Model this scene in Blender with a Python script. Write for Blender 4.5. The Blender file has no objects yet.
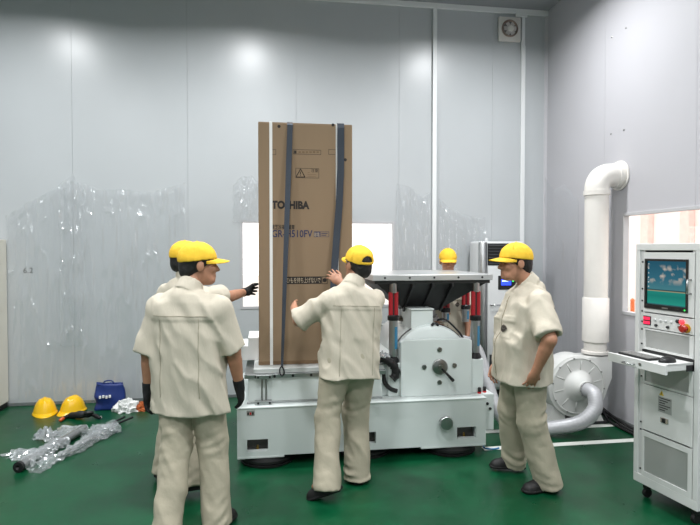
import bpy, bmesh, math, random
import numpy as np
from mathutils import Vector, Matrix

S = bpy.context.scene
COL = S.collection
# ------------------------------------------------------------------ camera, world, lights, exposure
CAM_H, YAW, PIT, FPX = 1.68, math.radians(8.7), math.radians(1.32), 544.0
cam_d = bpy.data.cameras.new('camera'); cam_d.sensor_width = 36; cam_d.lens = FPX/700*36
cam_d.clip_start = .05; cam_d.clip_end = 200
cam = bpy.data.objects.new('camera', cam_d); COL.objects.link(cam)
cam.location = (0, 0, CAM_H); cam.rotation_euler = (math.pi/2-PIT, 0, -YAW)
S.camera = cam
W = bpy.data.worlds.new('overcast_daylight'); S.world = W; W.use_nodes = True
W.node_tree.nodes['Background'].inputs[0].default_value = (1.0, .97, .95, 1)
W.node_tree.nodes['Background'].inputs[1].default_value = 3.2
LAMP_POWER = 104.0
LAMPS = [(x, y) for y in (4.72, 1.85, -1.0) for x in (-2.56, -.22, 2.32)]
for (x, y) in LAMPS:
    ld = bpy.data.lights.new('ceiling_lamp_light', 'AREA'); ld.shape = 'DISK'; ld.size = .32; ld.spread = 2.8
    ld.energy = LAMP_POWER; ld.color = (.97, .985, 1.0)
    lo = bpy.data.objects.new('ceiling_lamp_light', ld); COL.objects.link(lo); lo.location = (x, y, 4.475)
vs = S.view_settings
vs.view_transform = 'Standard'; vs.look = 'None'; vs.exposure = -0.66; vs.gamma = 1; vs.use_curve_mapping = False

# ------------------------------------------------------------------ helpers
_f = np.array([math.sin(YAW)*math.cos(PIT), math.cos(YAW)*math.cos(PIT), -math.sin(PIT)])
_r = np.array([math.cos(YAW), -math.sin(YAW), 0.]); _u = np.cross(_r, _f); _c = np.array([0, 0, CAM_H])
def ray(px, py): return _f+_r*(px-350)/FPX-_u*(py-262.5)/FPX
def at(px, py, d): return _c+ray(px, py)*d          # photo pixel and depth -> place in the room
def on_y(px, py, Y): r = ray(px, py); return _c+r*Y/r[1]
def on_x(px, py, X): r = ray(px, py); return _c+r*X/r[0]
def on_z(px, py, z=0.): r = ray(px, py); return _c+r*(z-CAM_H)/r[2]

def lin(c):
    c = [v/255 for v in c]
    return tuple(v/12.92 if v <= .04045 else ((v+.055)/1.055)**2.4 for v in c)+(1,)
def mat(name, rgb, rough=.5, metal=0., var=0., vscale=8., bump=0., bscale=60., stretch=(1, 1, 1), coat=0., spec=.5, emit=0.):
    m = bpy.data.materials.new(name); m.use_nodes = True
    nt = m.node_tree; b = nt.nodes['Principled BSDF']
    b.inputs['Base Color'].default_value = lin(rgb); b.inputs['Roughness'].default_value = rough
    b.inputs['Metallic'].default_value = metal; b.inputs['Specular IOR Level'].default_value = spec
    b.inputs['Coat Weight'].default_value = coat; b.inputs['Coat Roughness'].default_value = .12
    tc = nt.nodes.new('ShaderNodeTexCoord'); mp = nt.nodes.new('ShaderNodeMapping')
    mp.inputs['Scale'].default_value = stretch
    nt.links.new(tc.outputs['Object'], mp.inputs['Vector'])
    if var:
        n = nt.nodes.new('ShaderNodeTexNoise'); n.inputs['Scale'].default_value = vscale; n.inputs['Detail'].default_value = 6
        nt.links.new(mp.outputs[0], n.inputs['Vector'])
        rp = nt.nodes.new('ShaderNodeValToRGB'); c = lin(rgb)
        rp.color_ramp.elements[0].position = .3; rp.color_ramp.elements[1].position = .7
        rp.color_ramp.elements[0].color = tuple(max(0, v*(1-var)) for v in c[:3])+(1,)
        rp.color_ramp.elements[1].color = tuple(min(1, v*(1+var)) for v in c[:3])+(1,)
        nt.links.new(n.outputs['Fac'], rp.inputs[0]); nt.links.new(rp.outputs[0], b.inputs['Base Color'])
    if bump:
        n = nt.nodes.new('ShaderNodeTexNoise'); n.inputs['Scale'].default_value = bscale; n.inputs['Detail'].default_value = 4
        nt.links.new(mp.outputs[0], n.inputs['Vector'])
        bp = nt.nodes.new('ShaderNodeBump'); bp.inputs['Strength'].default_value = bump; bp.inputs['Distance'].default_value = .01
        nt.links.new(n.outputs['Fac'], bp.inputs['Height']); nt.links.new(bp.outputs[0], b.inputs['Normal'])
    if emit:
        b.inputs['Emission Color'].default_value = lin(rgb); b.inputs['Emission Strength'].default_value = emit
    return m
def film_mat(name, trans, rough=.12, tint=(235, 238, 240), white=.4):
    m = bpy.data.materials.new(name); m.use_nodes = True; nt = m.node_tree; nt.nodes.clear()
    o = nt.nodes.new('ShaderNodeOutputMaterial'); mx = nt.nodes.new('ShaderNodeMixShader'); mx2 = nt.nodes.new('ShaderNodeMixShader')
    t = nt.nodes.new('ShaderNodeBsdfTransparent'); g = nt.nodes.new('ShaderNodeBsdfGlossy'); d = nt.nodes.new('ShaderNodeBsdfTranslucent')
    df = nt.nodes.new('ShaderNodeBsdfDiffuse'); mx3 = nt.nodes.new('ShaderNodeMixShader'); mx3.inputs[0].default_value = .5
    g.inputs['Roughness'].default_value = rough
    for s in (g, d, df): s.inputs['Color'].default_value = lin(tint)
    mx.inputs[0].default_value = 1-trans; mx2.inputs[0].default_value = white
    L = nt.links.new
    L(df.outputs[0], mx3.inputs[1]); L(d.outputs[0], mx3.inputs[2])
    L(g.outputs[0], mx2.inputs[1]); L(mx3.outputs[0], mx2.inputs[2])
    L(t.outputs[0], mx.inputs[1]); L(mx2.outputs[0], mx.inputs[2]); L(mx.outputs[0], o.inputs[0])
    return m

ORI = {}
def tag(o, label=None, cat=None, group=None, kind=None):
    if label: o['label'] = label
    if cat: o['category'] = cat
    if group: o['group'] = group
    if kind: o['kind'] = kind
    return o
def thing(name, loc, label, cat, group=None):
    o = bpy.data.objects.new(name, None); COL.objects.link(o); o.empty_display_size = .1
    o.location = loc; ORI[o] = Vector(loc); return tag(o, label, cat, group)
def place(name, me, m, parent=None, loc=None):
    """link mesh data given in room coordinates, origin at the parent's base (or at loc)"""
    org = ORI[parent] if parent is not None else Vector(loc if loc is not None else (0, 0, 0))
    if org.length: me.transform(Matrix.Translation(-org))
    o = bpy.data.objects.new(name, me); COL.objects.link(o)
    me.materials.append(m); ORI[o] = org
    if parent is not None: o.parent = parent
    else: o.location = org
    return o
class MB:
    def __init__(s, M=None): s.bm = bmesh.new(); s.M = M or Matrix.Identity(4)
    def _v(s, p): return s.bm.verts.new(s.M @ Vector(p))
    def box(s, a, b, bev=0., seg=1):
        x0, y0, z0 = a; x1, y1, z1 = b
        v = [s._v(p) for p in ((x0,y0,z0),(x1,y0,z0),(x1,y1,z0),(x0,y1,z0),(x0,y0,z1),(x1,y0,z1),(x1,y1,z1),(x0,y1,z1))]
        fs = [s.bm.faces.new([v[i] for i in q]) for q in ((0,3,2,1),(4,5,6,7),(0,1,5,4),(1,2,6,5),(2,3,7,6),(3,0,4,7))]
        if bev: 
            es = list({e for f in fs for e in f.edges})
            bmesh.ops.bevel(s.bm, geom=es, offset=bev, segments=seg, affect='EDGES', profile=.5)
        return s
    def prism(s, poly, axis, a, b, bev=0.):
        """poly: 2-D outline in the two axes other than axis, extruded from a to b"""
        def P(q, t): return {'x': (t, q[0], q[1]), 'y': (q[0], t, q[1]), 'z': (q[0], q[1], t)}[axis]
        va = [s._v(P(q, a)) for q in poly]; vb = [s._v(P(q, b)) for q in poly]; n = len(poly)
        fs = [s.bm.faces.new(va), s.bm.faces.new(vb[::-1])]
        for i in range(n): fs.append(s.bm.faces.new((va[i], vb[i], vb[(i+1) % n], va[(i+1) % n])))
        bmesh.ops.recalc_face_normals(s.bm, faces=fs)
        if bev: bmesh.ops.bevel(s.bm, geom=list({e for f in fs for e in f.edges}), offset=bev, segments=2, affect='EDGES', profile=.5)
        return s
    def tube(s, pts, r, seg=10, smooth=0, caps=True, closed=False, rfun=None, flat=1.):
        pts = [Vector(p) for p in pts]
        if smooth: pts = catmull(pts, smooth)
        n = len(pts); rings = []; prev = None
        for i, p in enumerate(pts):
            t = (pts[min(i+1, n-1)]-pts[max(i-1, 0)]).normalized()
            if prev is None:
                a = Vector((0, 0, 1)) if abs(t.z) < .9 else Vector((0, 1, 0))
                u = t.cross(a).normalized()
            else: u = (prev-t*prev.dot(t)).normalized()
            w = t.cross(u); prev = u
            rr = r if rfun is None else rfun(i/(n-1))*r
            rings.append([s._v(p+(u*math.cos(2*math.pi*k/seg)+w*flat*math.sin(2*math.pi*k/seg))*rr) for k in range(seg)])
        for a, b in zip(rings, rings[1:]):
            for k in range(seg): s.bm.faces.new((a[k], a[(k+1) % seg], b[(k+1) % seg], b[k]))
        if caps: s.bm.faces.new(rings[0][::-1]); s.bm.faces.new(rings[-1])
        return s
    def cyl(s, p0, p1, r0, r1=None, seg=20):
        r1 = r0 if r1 is None else r1
        return s.tube([p0, p1], 1, seg, rfun=lambda t: r0+(r1-r0)*t)
    def lathe(s, prof, org, axis=(0, 0, 1), seg=32):
        ax = Vector(axis).normalized(); a = Vector((0, 0, 1)) if abs(ax.z) < .9 else Vector((1, 0, 0))
        u = ax.cross(a).normalized(); w = ax.cross(u); org = Vector(org); rings = []
        for (r, z) in prof:
            rings.append([s._v(org+ax*z+(u*math.cos(2*math.pi*k/seg)+w*math.sin(2*math.pi*k/seg))*max(r, 1e-4)) for k in range(seg)])
        fs = []
        for a, b in zip(rings, rings[1:]):
            for k in range(seg): fs.append(s.bm.faces.new((a[k], a[(k+1) % seg], b[(k+1) % seg], b[k])))
        fs.append(s.bm.faces.new(rings[0][::-1])); fs.append(s.bm.faces.new(rings[-1]))
        return s
    def grid(s, fn, nu, nv, thick=0.):
        V = [[s._v(fn(i/nu, j/nv)) for j in range(nv+1)] for i in range(nu+1)]
        for i in range(nu):
            for j in range(nv): s.bm.faces.new((V[i][j], V[i+1][j], V[i+1][j+1], V[i][j+1]))
        if thick:
            s.bm.normal_update()
            bmesh.ops.solidify(s.bm, geom=list(s.bm.faces), thickness=thick)
        return s
    def ribbon(s, pts, w, t, wdir, twist=None):
        pts = [Vector(p) for p in pts]; n = len(pts); wd = Vector(wdir).normalized(); R = []
        for i, p in enumerate(pts):
            tg = (pts[min(i+1, n-1)]-pts[max(i-1, 0)]).normalized()
            d = wd
            if twist: d = Matrix.Rotation(twist(i/(n-1)), 3, tg) @ wd
            d = (d-tg*d.dot(tg)).normalized(); nn = tg.cross(d)
            ww = w if not callable(w) else w(i/(n-1))
            R.append([s._v(p+d*ww/2*a+nn*t/2*b) for a, b in ((-1,-1),(1,-1),(1,1),(-1,1))])
        for a, b in zip(R, R[1:]):
            for k in range(4): s.bm.faces.new((a[k], a[(k+1) % 4], b[(k+1) % 4], b[k]))
        s.bm.faces.new(R[0][::-1]); s.bm.faces.new(R[-1]); return s
    def build(s, name, m, parent=None, loc=None, smooth=False):
        bmesh.ops.recalc_face_normals(s.bm, faces=list(s.bm.faces))
        me = bpy.data.meshes.new(name); s.bm.to_mesh(me); s.bm.free()
        if smooth:
            me.polygons.foreach_set('use_smooth', [True]*len(me.polygons))
            if smooth == 'auto': me.set_sharp_from_angle(angle=math.radians(40))
        return place(name, me, m, parent, loc)
def catmull(P, n):
    out = []; N = len(P)
    for i in range(N-1):
        p0, p1, p2, p3 = P[max(i-1, 0)], P[i], P[i+1], P[min(i+2, N-1)]
        for k in range(n):
            t = k/n
            out.append(.5*((2*p1)+(p2-p0)*t+(2*p0-5*p1+4*p2-p3)*t*t+(3*p1-p0-3*p2+p3)*t**3))
    out.append(P[-1]); return out
def holed(mb, axis, t0, t1, u0, u1, z0, z1, holes):
    """a slab with rectangular openings, sliced into cells"""
    us = sorted({u0, u1}|{min(max(h[i], u0), u1) for h in holes for i in (0, 1)})
    for a, b in zip(us, us[1:]):
        zs = [z0]; um = (a+b)/2; hh = sorted(h[2:] for h in holes if h[0] < um < h[1])
        spans = []; z = z0
        for (c, d) in hh:
            if c > z: spans.append((z, c))
            z = max(z, d)
        if z < z1: spans.append((z, z1))
        for (c, d) in spans:
            if axis == 'y': mb.box((a, t0, c), (b, t1, d))
            else: mb.box((t0, a, c), (t1, b, d))
    return mb
def text(s, size, M, m, parent, name='lettering', ext=.0006, width=None, bold=0.):
    cu = bpy.data.curves.new('t', 'FONT'); cu.body = s; cu.size = size; cu.extrude = ext; cu.offset = bold; cu.resolution_u = 3
    ob = bpy.data.objects.new('t', cu); COL.objects.link(ob)
    dg = bpy.context.evaluated_depsgraph_get(); me = bpy.data.meshes.new_from_object(ob.evaluated_get(dg))
    bpy.data.objects.remove(ob); bpy.data.curves.remove(cu)
    if width and len(me.vertices):
        xs = [v.co.x for v in me.vertices]; x0, x1 = min(xs), max(xs)
        for v in me.vertices: v.co.x = (v.co.x-x0)*width/(x1-x0)
    me.transform(M); me.name = name
    return place(name, me, m, parent)
def vnoise(p, seed=0):
    """value noise on (N,3) points, -1..1"""
    i = np.floor(p).astype(np.int64); f = p-i; f = f*f*(3-2*f); out = 0
    for dx in (0, 1):
        for dy in (0, 1):
            for dz in (0, 1):
                h = ((i[:, 0]+dx)*73856093) ^ ((i[:, 1]+dy)*19349663) ^ ((i[:, 2]+dz)*83492791) ^ (seed*2654435761)
                h = (h ^ (h >> 13))*1274126177 & 0x7fffffff; h = (h ^ (h >> 16)) & 0xffff
                w = (f[:, 0] if dx else 1-f[:, 0])*(f[:, 1] if dy else 1-f[:, 1])*(f[:, 2] if dz else 1-f[:, 2])
                out = out+w*(h/32767.5-1)
    return out
_LAT = np.random.RandomState(7).uniform(-1, 1, 32768).tolist()
def vn(x, y, z=0., seed=0):
    """the same kind of noise for one point"""
    i, j, k = math.floor(x), math.floor(y), math.floor(z); x -= i; y -= j; z -= k
    x = x*x*(3-2*x); y = y*y*(3-2*y); z = z*z*(3-2*z)
    a = i*7919+seed*101; out = 0.
    for dx, wx in ((0, 1-x), (1, x)):
        b = (a+dx*7919) ^ (j*3181); c = (a+dx*7919) ^ ((j+1)*3181)
        out += wx*((1-y)*((1-z)*_LAT[(b*31+k*1217) & 32767]+z*_LAT[(b*31+(k+1)*1217) & 32767])+y*((1-z)*_LAT[(c*31+k*1217) & 32767]+z*_LAT[(c*31+(k+1)*1217) & 32767]))
    return out

# ------------------------------------------------------------------ materials
def wall_mat(name, rgb, rough):
    return mat(name, rgb, rough, var=.02, vscale=1.3, bump=.06, bscale=1.6, spec=.5)
M_WALL = wall_mat('painted_panel', (184, 188, 190), .31)
M_WALLR = wall_mat('painted_panel_matt', (184, 183, 187), .55)
M_JOINT = mat('joint_sealant', (172, 175, 177), .5)
M_CEIL = mat('ceiling_panel', (150, 153, 157), .5, var=.02)
M_TRIM = mat('white_trim', (226, 228, 228), .4)
M_PVC = mat('white_plastic_pipe', (226, 222, 216), .3, var=.02)
M_GLASS = film_mat('window_glass', .93, .03, white=.05)
M_ALU = mat('brushed_aluminium', (176, 178, 178), .32, 1.0, var=.05, vscale=30)
M_STEEL = mat('machined_steel', (150, 150, 148), .28, 1.0, var=.08, vscale=20)
M_CHROME = mat('chrome', (215, 215, 215), .12, 1.0)
M_MACH = mat('white_machine_paint', (214, 222, 220), .38, var=.015, vscale=4, bump=.03, bscale=150)
M_DARKIN = mat('dark_recess', (96, 96, 92), .6, var=.2)  # darker grey than the machine body, for pocket backs and floors
M_BLACK = mat('black_rubber', (22, 22, 23), .55, var=.15, vscale=30)
M_BLACKP = mat('black_plastic', (20, 20, 22), .4)
M_CAST = mat('black_cast_alloy', (30, 31, 32), .5, var=.2, vscale=14)
M_RED = mat('red_anodised_sleeve', (160, 26, 36), .35, var=.05)
M_REDB = mat('red_button', (200, 30, 28), .3)
M_BLUE = mat('blue_label', (58, 128, 165), .5)
M_BTUBE = mat('blue_air_tube', (30, 110, 160), .35)
M_CARD = mat('brown_cardboard', (141, 119, 94), .8, var=.06, vscale=3, bump=.04, bscale=300, stretch=(1, 1, .05))
M_CARDS = mat('cardboard_cut_edge', (120, 97, 72), .85, var=.12, vscale=30)
M_INKK = mat('black_print', (38, 32, 28), .7)
M_INKB = mat('navy_print', (40, 46, 82), .7)
M_INKW = mat('pale_print', (190, 172, 146), .7)
M_BAND = mat('white_packing_band', (232, 232, 230), .35)
M_STRAP = mat('slate_blue_webbing', (52, 60, 71), .7, var=.1, vscale=200, bump=.3, bscale=400)
M_FLOOR = None
# ------------------------------------------------------------------ the room
def floor_mat():
    m = mat('green_epoxy_paint', (4, 66, 38), .26, var=.36, vscale=1.6, bump=.05, bscale=3.)
    nt = m.node_tree; b = nt.nodes['Principled BSDF']; rp = [n for n in nt.nodes if n.type == 'VALTORGB'][0]
    tc = [n for n in nt.nodes if n.type == 'TEX_COORD'][0]
    n = nt.nodes.new('ShaderNodeTexNoise'); n.inputs['Scale'].default_value = 5.5; n.inputs['Detail'].default_value = 9; n.inputs['Roughness'].default_value = .7
    r2 = nt.nodes.new('ShaderNodeValToRGB'); r2.color_ramp.elements[0].position = .5; r2.color_ramp.elements[1].position = .78
    mx = nt.nodes.new('ShaderNodeMixRGB'); mx.inputs[2].default_value = lin((26, 104, 68))
    ml = nt.nodes.new('ShaderNodeMath'); ml.operation = 'MULTIPLY'; ml.inputs[1].default_value = .4
    L = nt.links.new
    L(tc.outputs['Object'], n.inputs['Vector']); L(n.outputs['Fac'], r2.inputs[0]); L(r2.outputs[0], ml.inputs[0]); L(ml.outputs[0], mx.inputs[0])
    L(rp.outputs[0], mx.inputs[1]); L(mx.outputs[0], b.inputs['Base Color'])
    mr = nt.nodes.new('ShaderNodeMapRange'); mr.inputs[3].default_value = .18; mr.inputs[4].default_value = .45
    L(n.outputs['Fac'], mr.inputs[0]); L(mr.outputs[0], b.inputs['Roughness'])
    return m
M_FLOOR = floor_mat(); M_FLOOR.node_tree.nodes['Principled BSDF'].inputs['Specular IOR Level'].default_value = .34
XL, XR, YF, YB, ZC = -5.0, 3.41, -3.2, 6.3, 4.6
tag(MB().box((XL, YF, -.12), (XR, YB, 0)).build('floor', M_FLOOR), kind='structure')
tag(MB().box((XL-.1, YF-.1, ZC), (XR+.1, YB+.1, ZC+.1)).build('ceiling', M_CEIL), kind='structure')
WIN_B = (-.30, 1.505, 1.005, 2.02)       # back window: x0 x1 z0 z1
WIN_R = (2.2, 4.82, 1.06, 2.035)         # right window: y0 y1 z0 z1
G = .0012
def panel_wall(name, axis, t_face, sgn, edges, z0, z1, win, m):
    """core slab behind, panels in front with open joints; the wall's own face is t_face"""
    core = MB(); a, b = (t_face+sgn*.005, t_face+sgn*.05); a, b = min(a, b), max(a, b)
    holed(core, axis, a, b, edges[0], edges[-1], z0, z1, [win] if win else [])
    w = tag(core.build(name, M_JOINT), kind='structure')
    a, b = min(t_face, t_face+sgn*.006), max(t_face, t_face+sgn*.006)
    for u0, u1 in zip(edges, edges[1:]):
        p = MB(); holed(p, axis, a, b, u0+G, u1-G, z0, z1, [win] if win else []); p.build('wall_panel', m, w)
    return w
panel_wall('wall_back', 'y', YB, 1, [XL, -4.49, -3.285, -2.075, -.868, .34, 1.55, 2.71, XR], 0, ZC, WIN_B, M_WALL)
panel_wall('wall_right', 'x', XR, 1, [YF, -2.1, -.9, .3, 1.5, 2.71, 3.914, 5.12, YB+.1], 0, ZC, WIN_R, M_WALLR)
panel_wall('wall_left', 'x', XL, -1, [YF, -2.1, -.9, .3, 1.5, 2.7, 3.9, 5.1, YB], 0, ZC, None, M_WALL)
panel_wall('wall_front', 'y', YF, -1, [XL, -3.8, -2.6, -1.4, -.2, 1.0, 2.2, XR], 0, ZC, None, M_WALL)
# cornice, baseboards
tag(MB().box((XL, YB-.035, ZC-.06), (XR, YB, ZC), .004).build('trim_1', M_TRIM), kind='structure')
M_BASE = mat('grey_baseboard', (104, 108, 108), .5)
tag(MB().box((XL, YB-.012, 0), (XR-.012, YB, .035), .002).build('baseboard_back', M_BASE), kind='structure')
tag(MB().box((XR-.012, YF, 0), (XR, YB, .035), .002).build('baseboard_right', M_BASE), kind='structure')
# corner cove
tag(MB().prism([(XR-.03, YB), (XR, YB), (XR, YB-.03)], 'z', .07, ZC-.06).build('trim_2', M_WALLR), kind='structure')
# windows: frame, pane
M_FRAME = mat('window_frame', (186, 186, 188), .4)
w1 = thing('window_1', (.6, YB, 1.0), None, None); w1['kind'] = 'structure'
x0, x1, z0, z1 = WIN_B
fr = MB(); fw = .03
for a, b in (((x0, z0), (x0+fw, z1)), ((x1-fw, z0), (x1, z1)), ((x0+fw, z0), (x1-fw, z0+fw)), ((x0+fw, z1-fw), (x1-fw, z1))):
    fr.box((a[0], YB-.006, a[1]), (b[0], YB+.05, b[1]), .002)
fr.build('window_frame', M_FRAME, w1)
MB().box((.585, YB+.015, z0+fw), (.625, YB+.04, z1-fw), .002).build('mullion', M_FRAME, w1)
for a, b in ((x0+fw, .585), (.625, x1-fw)): MB().box((a, YB+.025, z0+fw), (b, YB+.031, z1-fw)).build('pane', M_GLASS, w1)
w2 = thing('window_2', (XR, 3.5, 1.06), None, None); w2['kind'] = 'structure'
y0, y1, z0, z1 = WIN_R
fr = MB()
for a, b in (((y0, z0), (y0+fw, z1)), ((y1-fw, z0), (y1, z1)), ((y0+fw, z0), (y1-fw, z0+fw)), ((y0+fw, z1-fw), (y1-fw, z1))):
    fr.box((XR-.012, a[0], a[1]), (XR+.05, b[0], b[1]), .002)
fr.build('window_frame', M_FRAME, w2)
MB().box((XR+.015, 3.4, z0+fw), (XR+.04, 3.44, z1-fw), .002).build('mullion', M_FRAME, w2)
for a, b in ((y0+fw, 3.4), (3.44, y1-fw)): MB().box((XR+.025, a, z0+fw), (XR+.031, b, z1-fw)).build('pane', M_GLASS, w2)
# outside: pale paving, pink rendered building with pilasters beyond the right-hand window
M_OUT = mat('pale_paving', (225, 215, 205), .9, var=.05)
tag(MB().box((-12, 6.6, -.25), (30, 40, -.15)).build('ground_outside', M_OUT), kind='structure')
tag(MB().box((3.7, -6, -.25), (30, 6.6, -.15)).build('ground_outside', M_OUT), kind='structure')
M_PINK = mat('pink_render', (255, 236, 232), .9, var=.07, vscale=1.5)
M_PINK2 = mat('salmon_render', (248, 208, 200), .9, var=.1)
hb = thing('building_outside', (11.5, 6, -.15), 'pale pink rendered building seen outside through the right-hand window', 'building')
MB().box((11.5, 1, -.15), (14, 26, 5.5)).build('facade', M_PINK, hb)
for y in (2.2, 4.6, 7.0, 9.4, 11.6, 13.2, 14.8, 16.6, 19.): MB().box((11.3, y, -.15), (11.5, y+.35, 5.5), .02).build('pilaster', M_PINK2, hb)
pp = on_x(632.5, 303, 5.2)
tag(MB().lathe([(.05, 0), (.05, .02), (.03, .04), (.028, 1.10), (.034, 1.11), (.0, 1.14)], (5.2, pp[1], -.15), seg=12).build('bollard_post', mat('orange_paint', (240, 120, 50), .5), None, (5.2, pp[1], -.15), 'auto'),
    'slim orange post outside the right-hand window', 'post')
# screws on the right wall
for q in ((612, 37), (626, 28), (611, 134), (624, 130)):
    p = on_x(q[0], q[1], XR)
    tag(MB().lathe([(.009, 0), (.009, .003), (.005, .006)], (XR, p[1], p[2]), (-1, 0, 0), 10).build('wall_screw', M_STEEL, None, (XR, p[1], p[2])),
        {612: 'small screw head on the right wall, upper left of four', 626: 'small screw head on the right wall, upper right of four',
         611: 'small screw head on the right wall, lower left of four', 624: 'small screw head on the right wall, lower right of four'}[q[0]], 'screw', 'screw heads on the right wall')
# painted floor lines
M_LINE = mat('white_floor_paint', (222, 224, 218), .4, var=.06, vscale=9)
def line(a, b, w, name, label):
    a = Vector((a[0], a[1])); b = Vector((b[0], b[1])); d = (b-a).normalized(); n = Vector((-d.y, d.x))*w/2
    tag(MB().prism([tuple(q) for q in (a+n, a-n, b-n, b+n)], 'z', 0.0002, .0022).build(name, M_LINE), label, 'marking', 'floor markings')
line((1.80, 4.335), (3.30, 4.335), .075, 'floor_line', 'white painted floor line in front of the blower and hose')
line((1.98, 4.74), (3.40, 4.74), .07, 'floor_line', 'white painted floor line running along the foot of the blower')
line((3.362, 4.70), (3.362, 2.4), .06, 'floor_line', 'white painted floor line running along the right wall behind the rack')
# ceiling lamps
M_LED = mat('lit_diffuser', (250, 252, 255), .4, emit=6.)
M_LHOUS = mat('lamp_housing', (200, 200, 202), .35, .6)
RN = ['back row', 'middle row', 'front row']; CN = ['on the left', 'in the middle', 'on the right']
for i, (x, y) in enumerate(LAMPS):
    t = thing('ceiling_lamp', (x, y, ZC), 'round high-bay ceiling lamp of the %s, %s, out of frame' % (RN[i//3], CN[i % 3]), 'lamp', 'high-bay lamps under the ceiling')
    MB().lathe([(.03, 0), (.09, -.01), (.13, -.06), (.21, -.09), (.22, -.11), (.2, -.11)], (x, y, ZC), seg=28).build('housing', M_LHOUS, t, smooth='auto')
    MB().lathe([(.19, 0), (.19, .004)], (x, y, ZC-.114), seg=28).build('diffuser', M_LED, t)
# conduits and extractor fan
p = on_y(434, 100, YB)
t = thing('cable_trunking', (p[0], YB, .07), 'long white cable trunking left of the wall fan, full height of back wall', 'trunking', 'white cable trunkings on the back wall')
MB().box((p[0]-.022, YB-.028, .07), (p[0]+.022, YB-.004, ZC-.06), .003).build('base', M_TRIM, t)
MB().box((p[0]-.025, YB-.034, .07), (p[0]+.025, YB-.028, ZC-.06), .002).build('cover', M_TRIM, t)
p = on_y(522, 100, YB)
t = thing('cable_trunking', (p[0], YB, .07), 'white cable trunking below the wall fan, behind the air conditioner', 'trunking', 'white cable trunkings on the back wall')
MB().box((p[0]-.022, YB-.028, .07), (p[0]+.022, YB-.004, ZC-.06), .003).build('base', M_TRIM, t)
MB().box((p[0]-.026, YB-.034, .07), (p[0]+.026, YB-.028, 4.16), .002).build('cover', M_TRIM, t)
MB().box((p[0]-.11, YB-.05, 4.50), (p[0]+.04, YB-.028, ZC-.06), .003).build('junction_box', M_TRIM, t)
p = on_y(510, 30.5, YB); fx, fz = p[0]-.01, p[2]
t = thing('extractor_fan', (fx, YB, fz-.15), 'small square white extractor fan high on the back wall', 'fan')
MB().box((fx-.15, YB-.045, fz-.145), (fx+.13, YB-.004, fz+.145), .008, 2).build('housing', M_PVC, t, smooth='auto')
M_BRZ = mat('worn_metal_ring', (150, 132, 122), .3, .8)
MB().lathe([(.098, 0), (.104, .02), (.092, .028), (.084, .02), (.084, 0)], (fx-.02, YB-.045, fz), (0, -1, 0), 32).build('ring', M_BRZ, t, smooth='auto')
MB().lathe([(.084, 0), (.084, .003)], (fx-.02, YB-.046, fz), (0, -1, 0), 32).build('duct', mat('fan_duct_grey', (120, 116, 114), .5), t)
MB().lathe([(.036, 0), (.04, .012), (.03, .024), (0, .028)], (fx-.01, YB-.049, fz), (0, -1, 0), 20).build('hub', M_PVC, t, smooth='auto')
for k in range(6):
    a = k*math.pi/3; c, s_ = math.cos(a), math.sin(a); mb = MB()
    def bl(u, v, c=c, s_=s_):
        r = .03+.05*u; w = (v-.5)*.05; h = .004+.012*v
        return (fx-.012+c*r-s_*w, YB-.05-h, fz+s_*r+c*w)
    mb.grid(bl, 3, 3, .002).build('blade', mat('fan_blade', (196, 190, 186), .4) if k == 0 else bpy.data.materials['fan_blade'], t)
# mark on the wall
p = on_y(29, 270.5, YB)
t = thing('wall_marking', (p[0], YB, p[2]-.03), 'small dark painted number on the back wall at left', 'marking')
text('6.2', .085, Matrix.Translation((p[0]-.06, YB-.0008, p[2]-.028)) @ Matrix.Rotation(math.pi/2, 4, 'X'), M_INKK, t, 'lettering', .0003)
# white cabinet at the very left
t = thing('storage_cabinet', (-3.2, 6.0, 0), 'tall cream cabinet cut off by the left edge of the photo', 'cabinet')
M_CREAM = mat('cream_enamel', (216, 212, 200), .45, var=.02)
xr = on_y(6, 300, 6.25)[0]
MB().box((xr-.8, 5.85, .06), (xr, 6.28, 1.79), .006, 2).build('body', M_CREAM, t)
MB().box((xr-.79, 5.86, 0), (xr-.01, 6.27, .06)).build('plinth', M_BLACKP, t)
for a, b in ((xr-.795, xr-.403), (xr-.397, xr-.012)):
    d = MB().box((a, 5.832, .075), (b, 5.85, 1.775), .004, 2).build('door', M_CREAM, t)
    hx = b-.04 if b < xr-.2 else a+.04
    MB().tube([(hx, 5.832, .95), (hx, 5.81, .955), (hx, 5.81, 1.075), (hx, 5.832, 1.08)], .006, 8).build('handle', M_CHROME, d)
# ------------------------------------------------------------------ vibration test machine
BX0, BX1, BY0, BY1 = -.23, 1.78, 4.23, 5.45
mach = thing('vibration_test_machine', (.78, 4.8, 0), 'large white vibration test machine with a metal table on a black pyramid head', 'machine')
PK = [tuple(on_y(a, b, BY0)[0] for a in (x0, x1))+(on_y(x0, z1, BY0)[2], on_y(x0, z0, BY0)[2]) for (x0, x1, z0, z1, b) in
      ((247, 268, 440, 452, 446), (354, 376, 433, 444.5, 439), (457, 476, 427.5, 439, 433))]
mb = MB(); holed(mb, 'y', BY0, BY0+.05, BX0, BX1, .085, .455, PK); mb.build('front_panel', M_MACH, mach)
mb = MB(); mb.box((BX0, BY0+.13, .085), (BX1, BY1, .455), .004)
for x0, x1, z0, z1 in PK: pass
mb.build('base_frame', M_MACH, mach)
MB().box((BX0, BY0+.052, .087), (BX0+.02, BY0+.13, .453)).build('side_panel', M_MACH, mach)
MB().box((BX1-.02, BY0+.052, .087), (BX1, BY0+.13, .453)).build('side_panel', M_MACH, mach)
MB().box((BX0-.004, BY0-.006, .455), (BX1+.004, BY1, .468), .004, 2).build('base_cover', M_MACH, mach)
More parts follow.
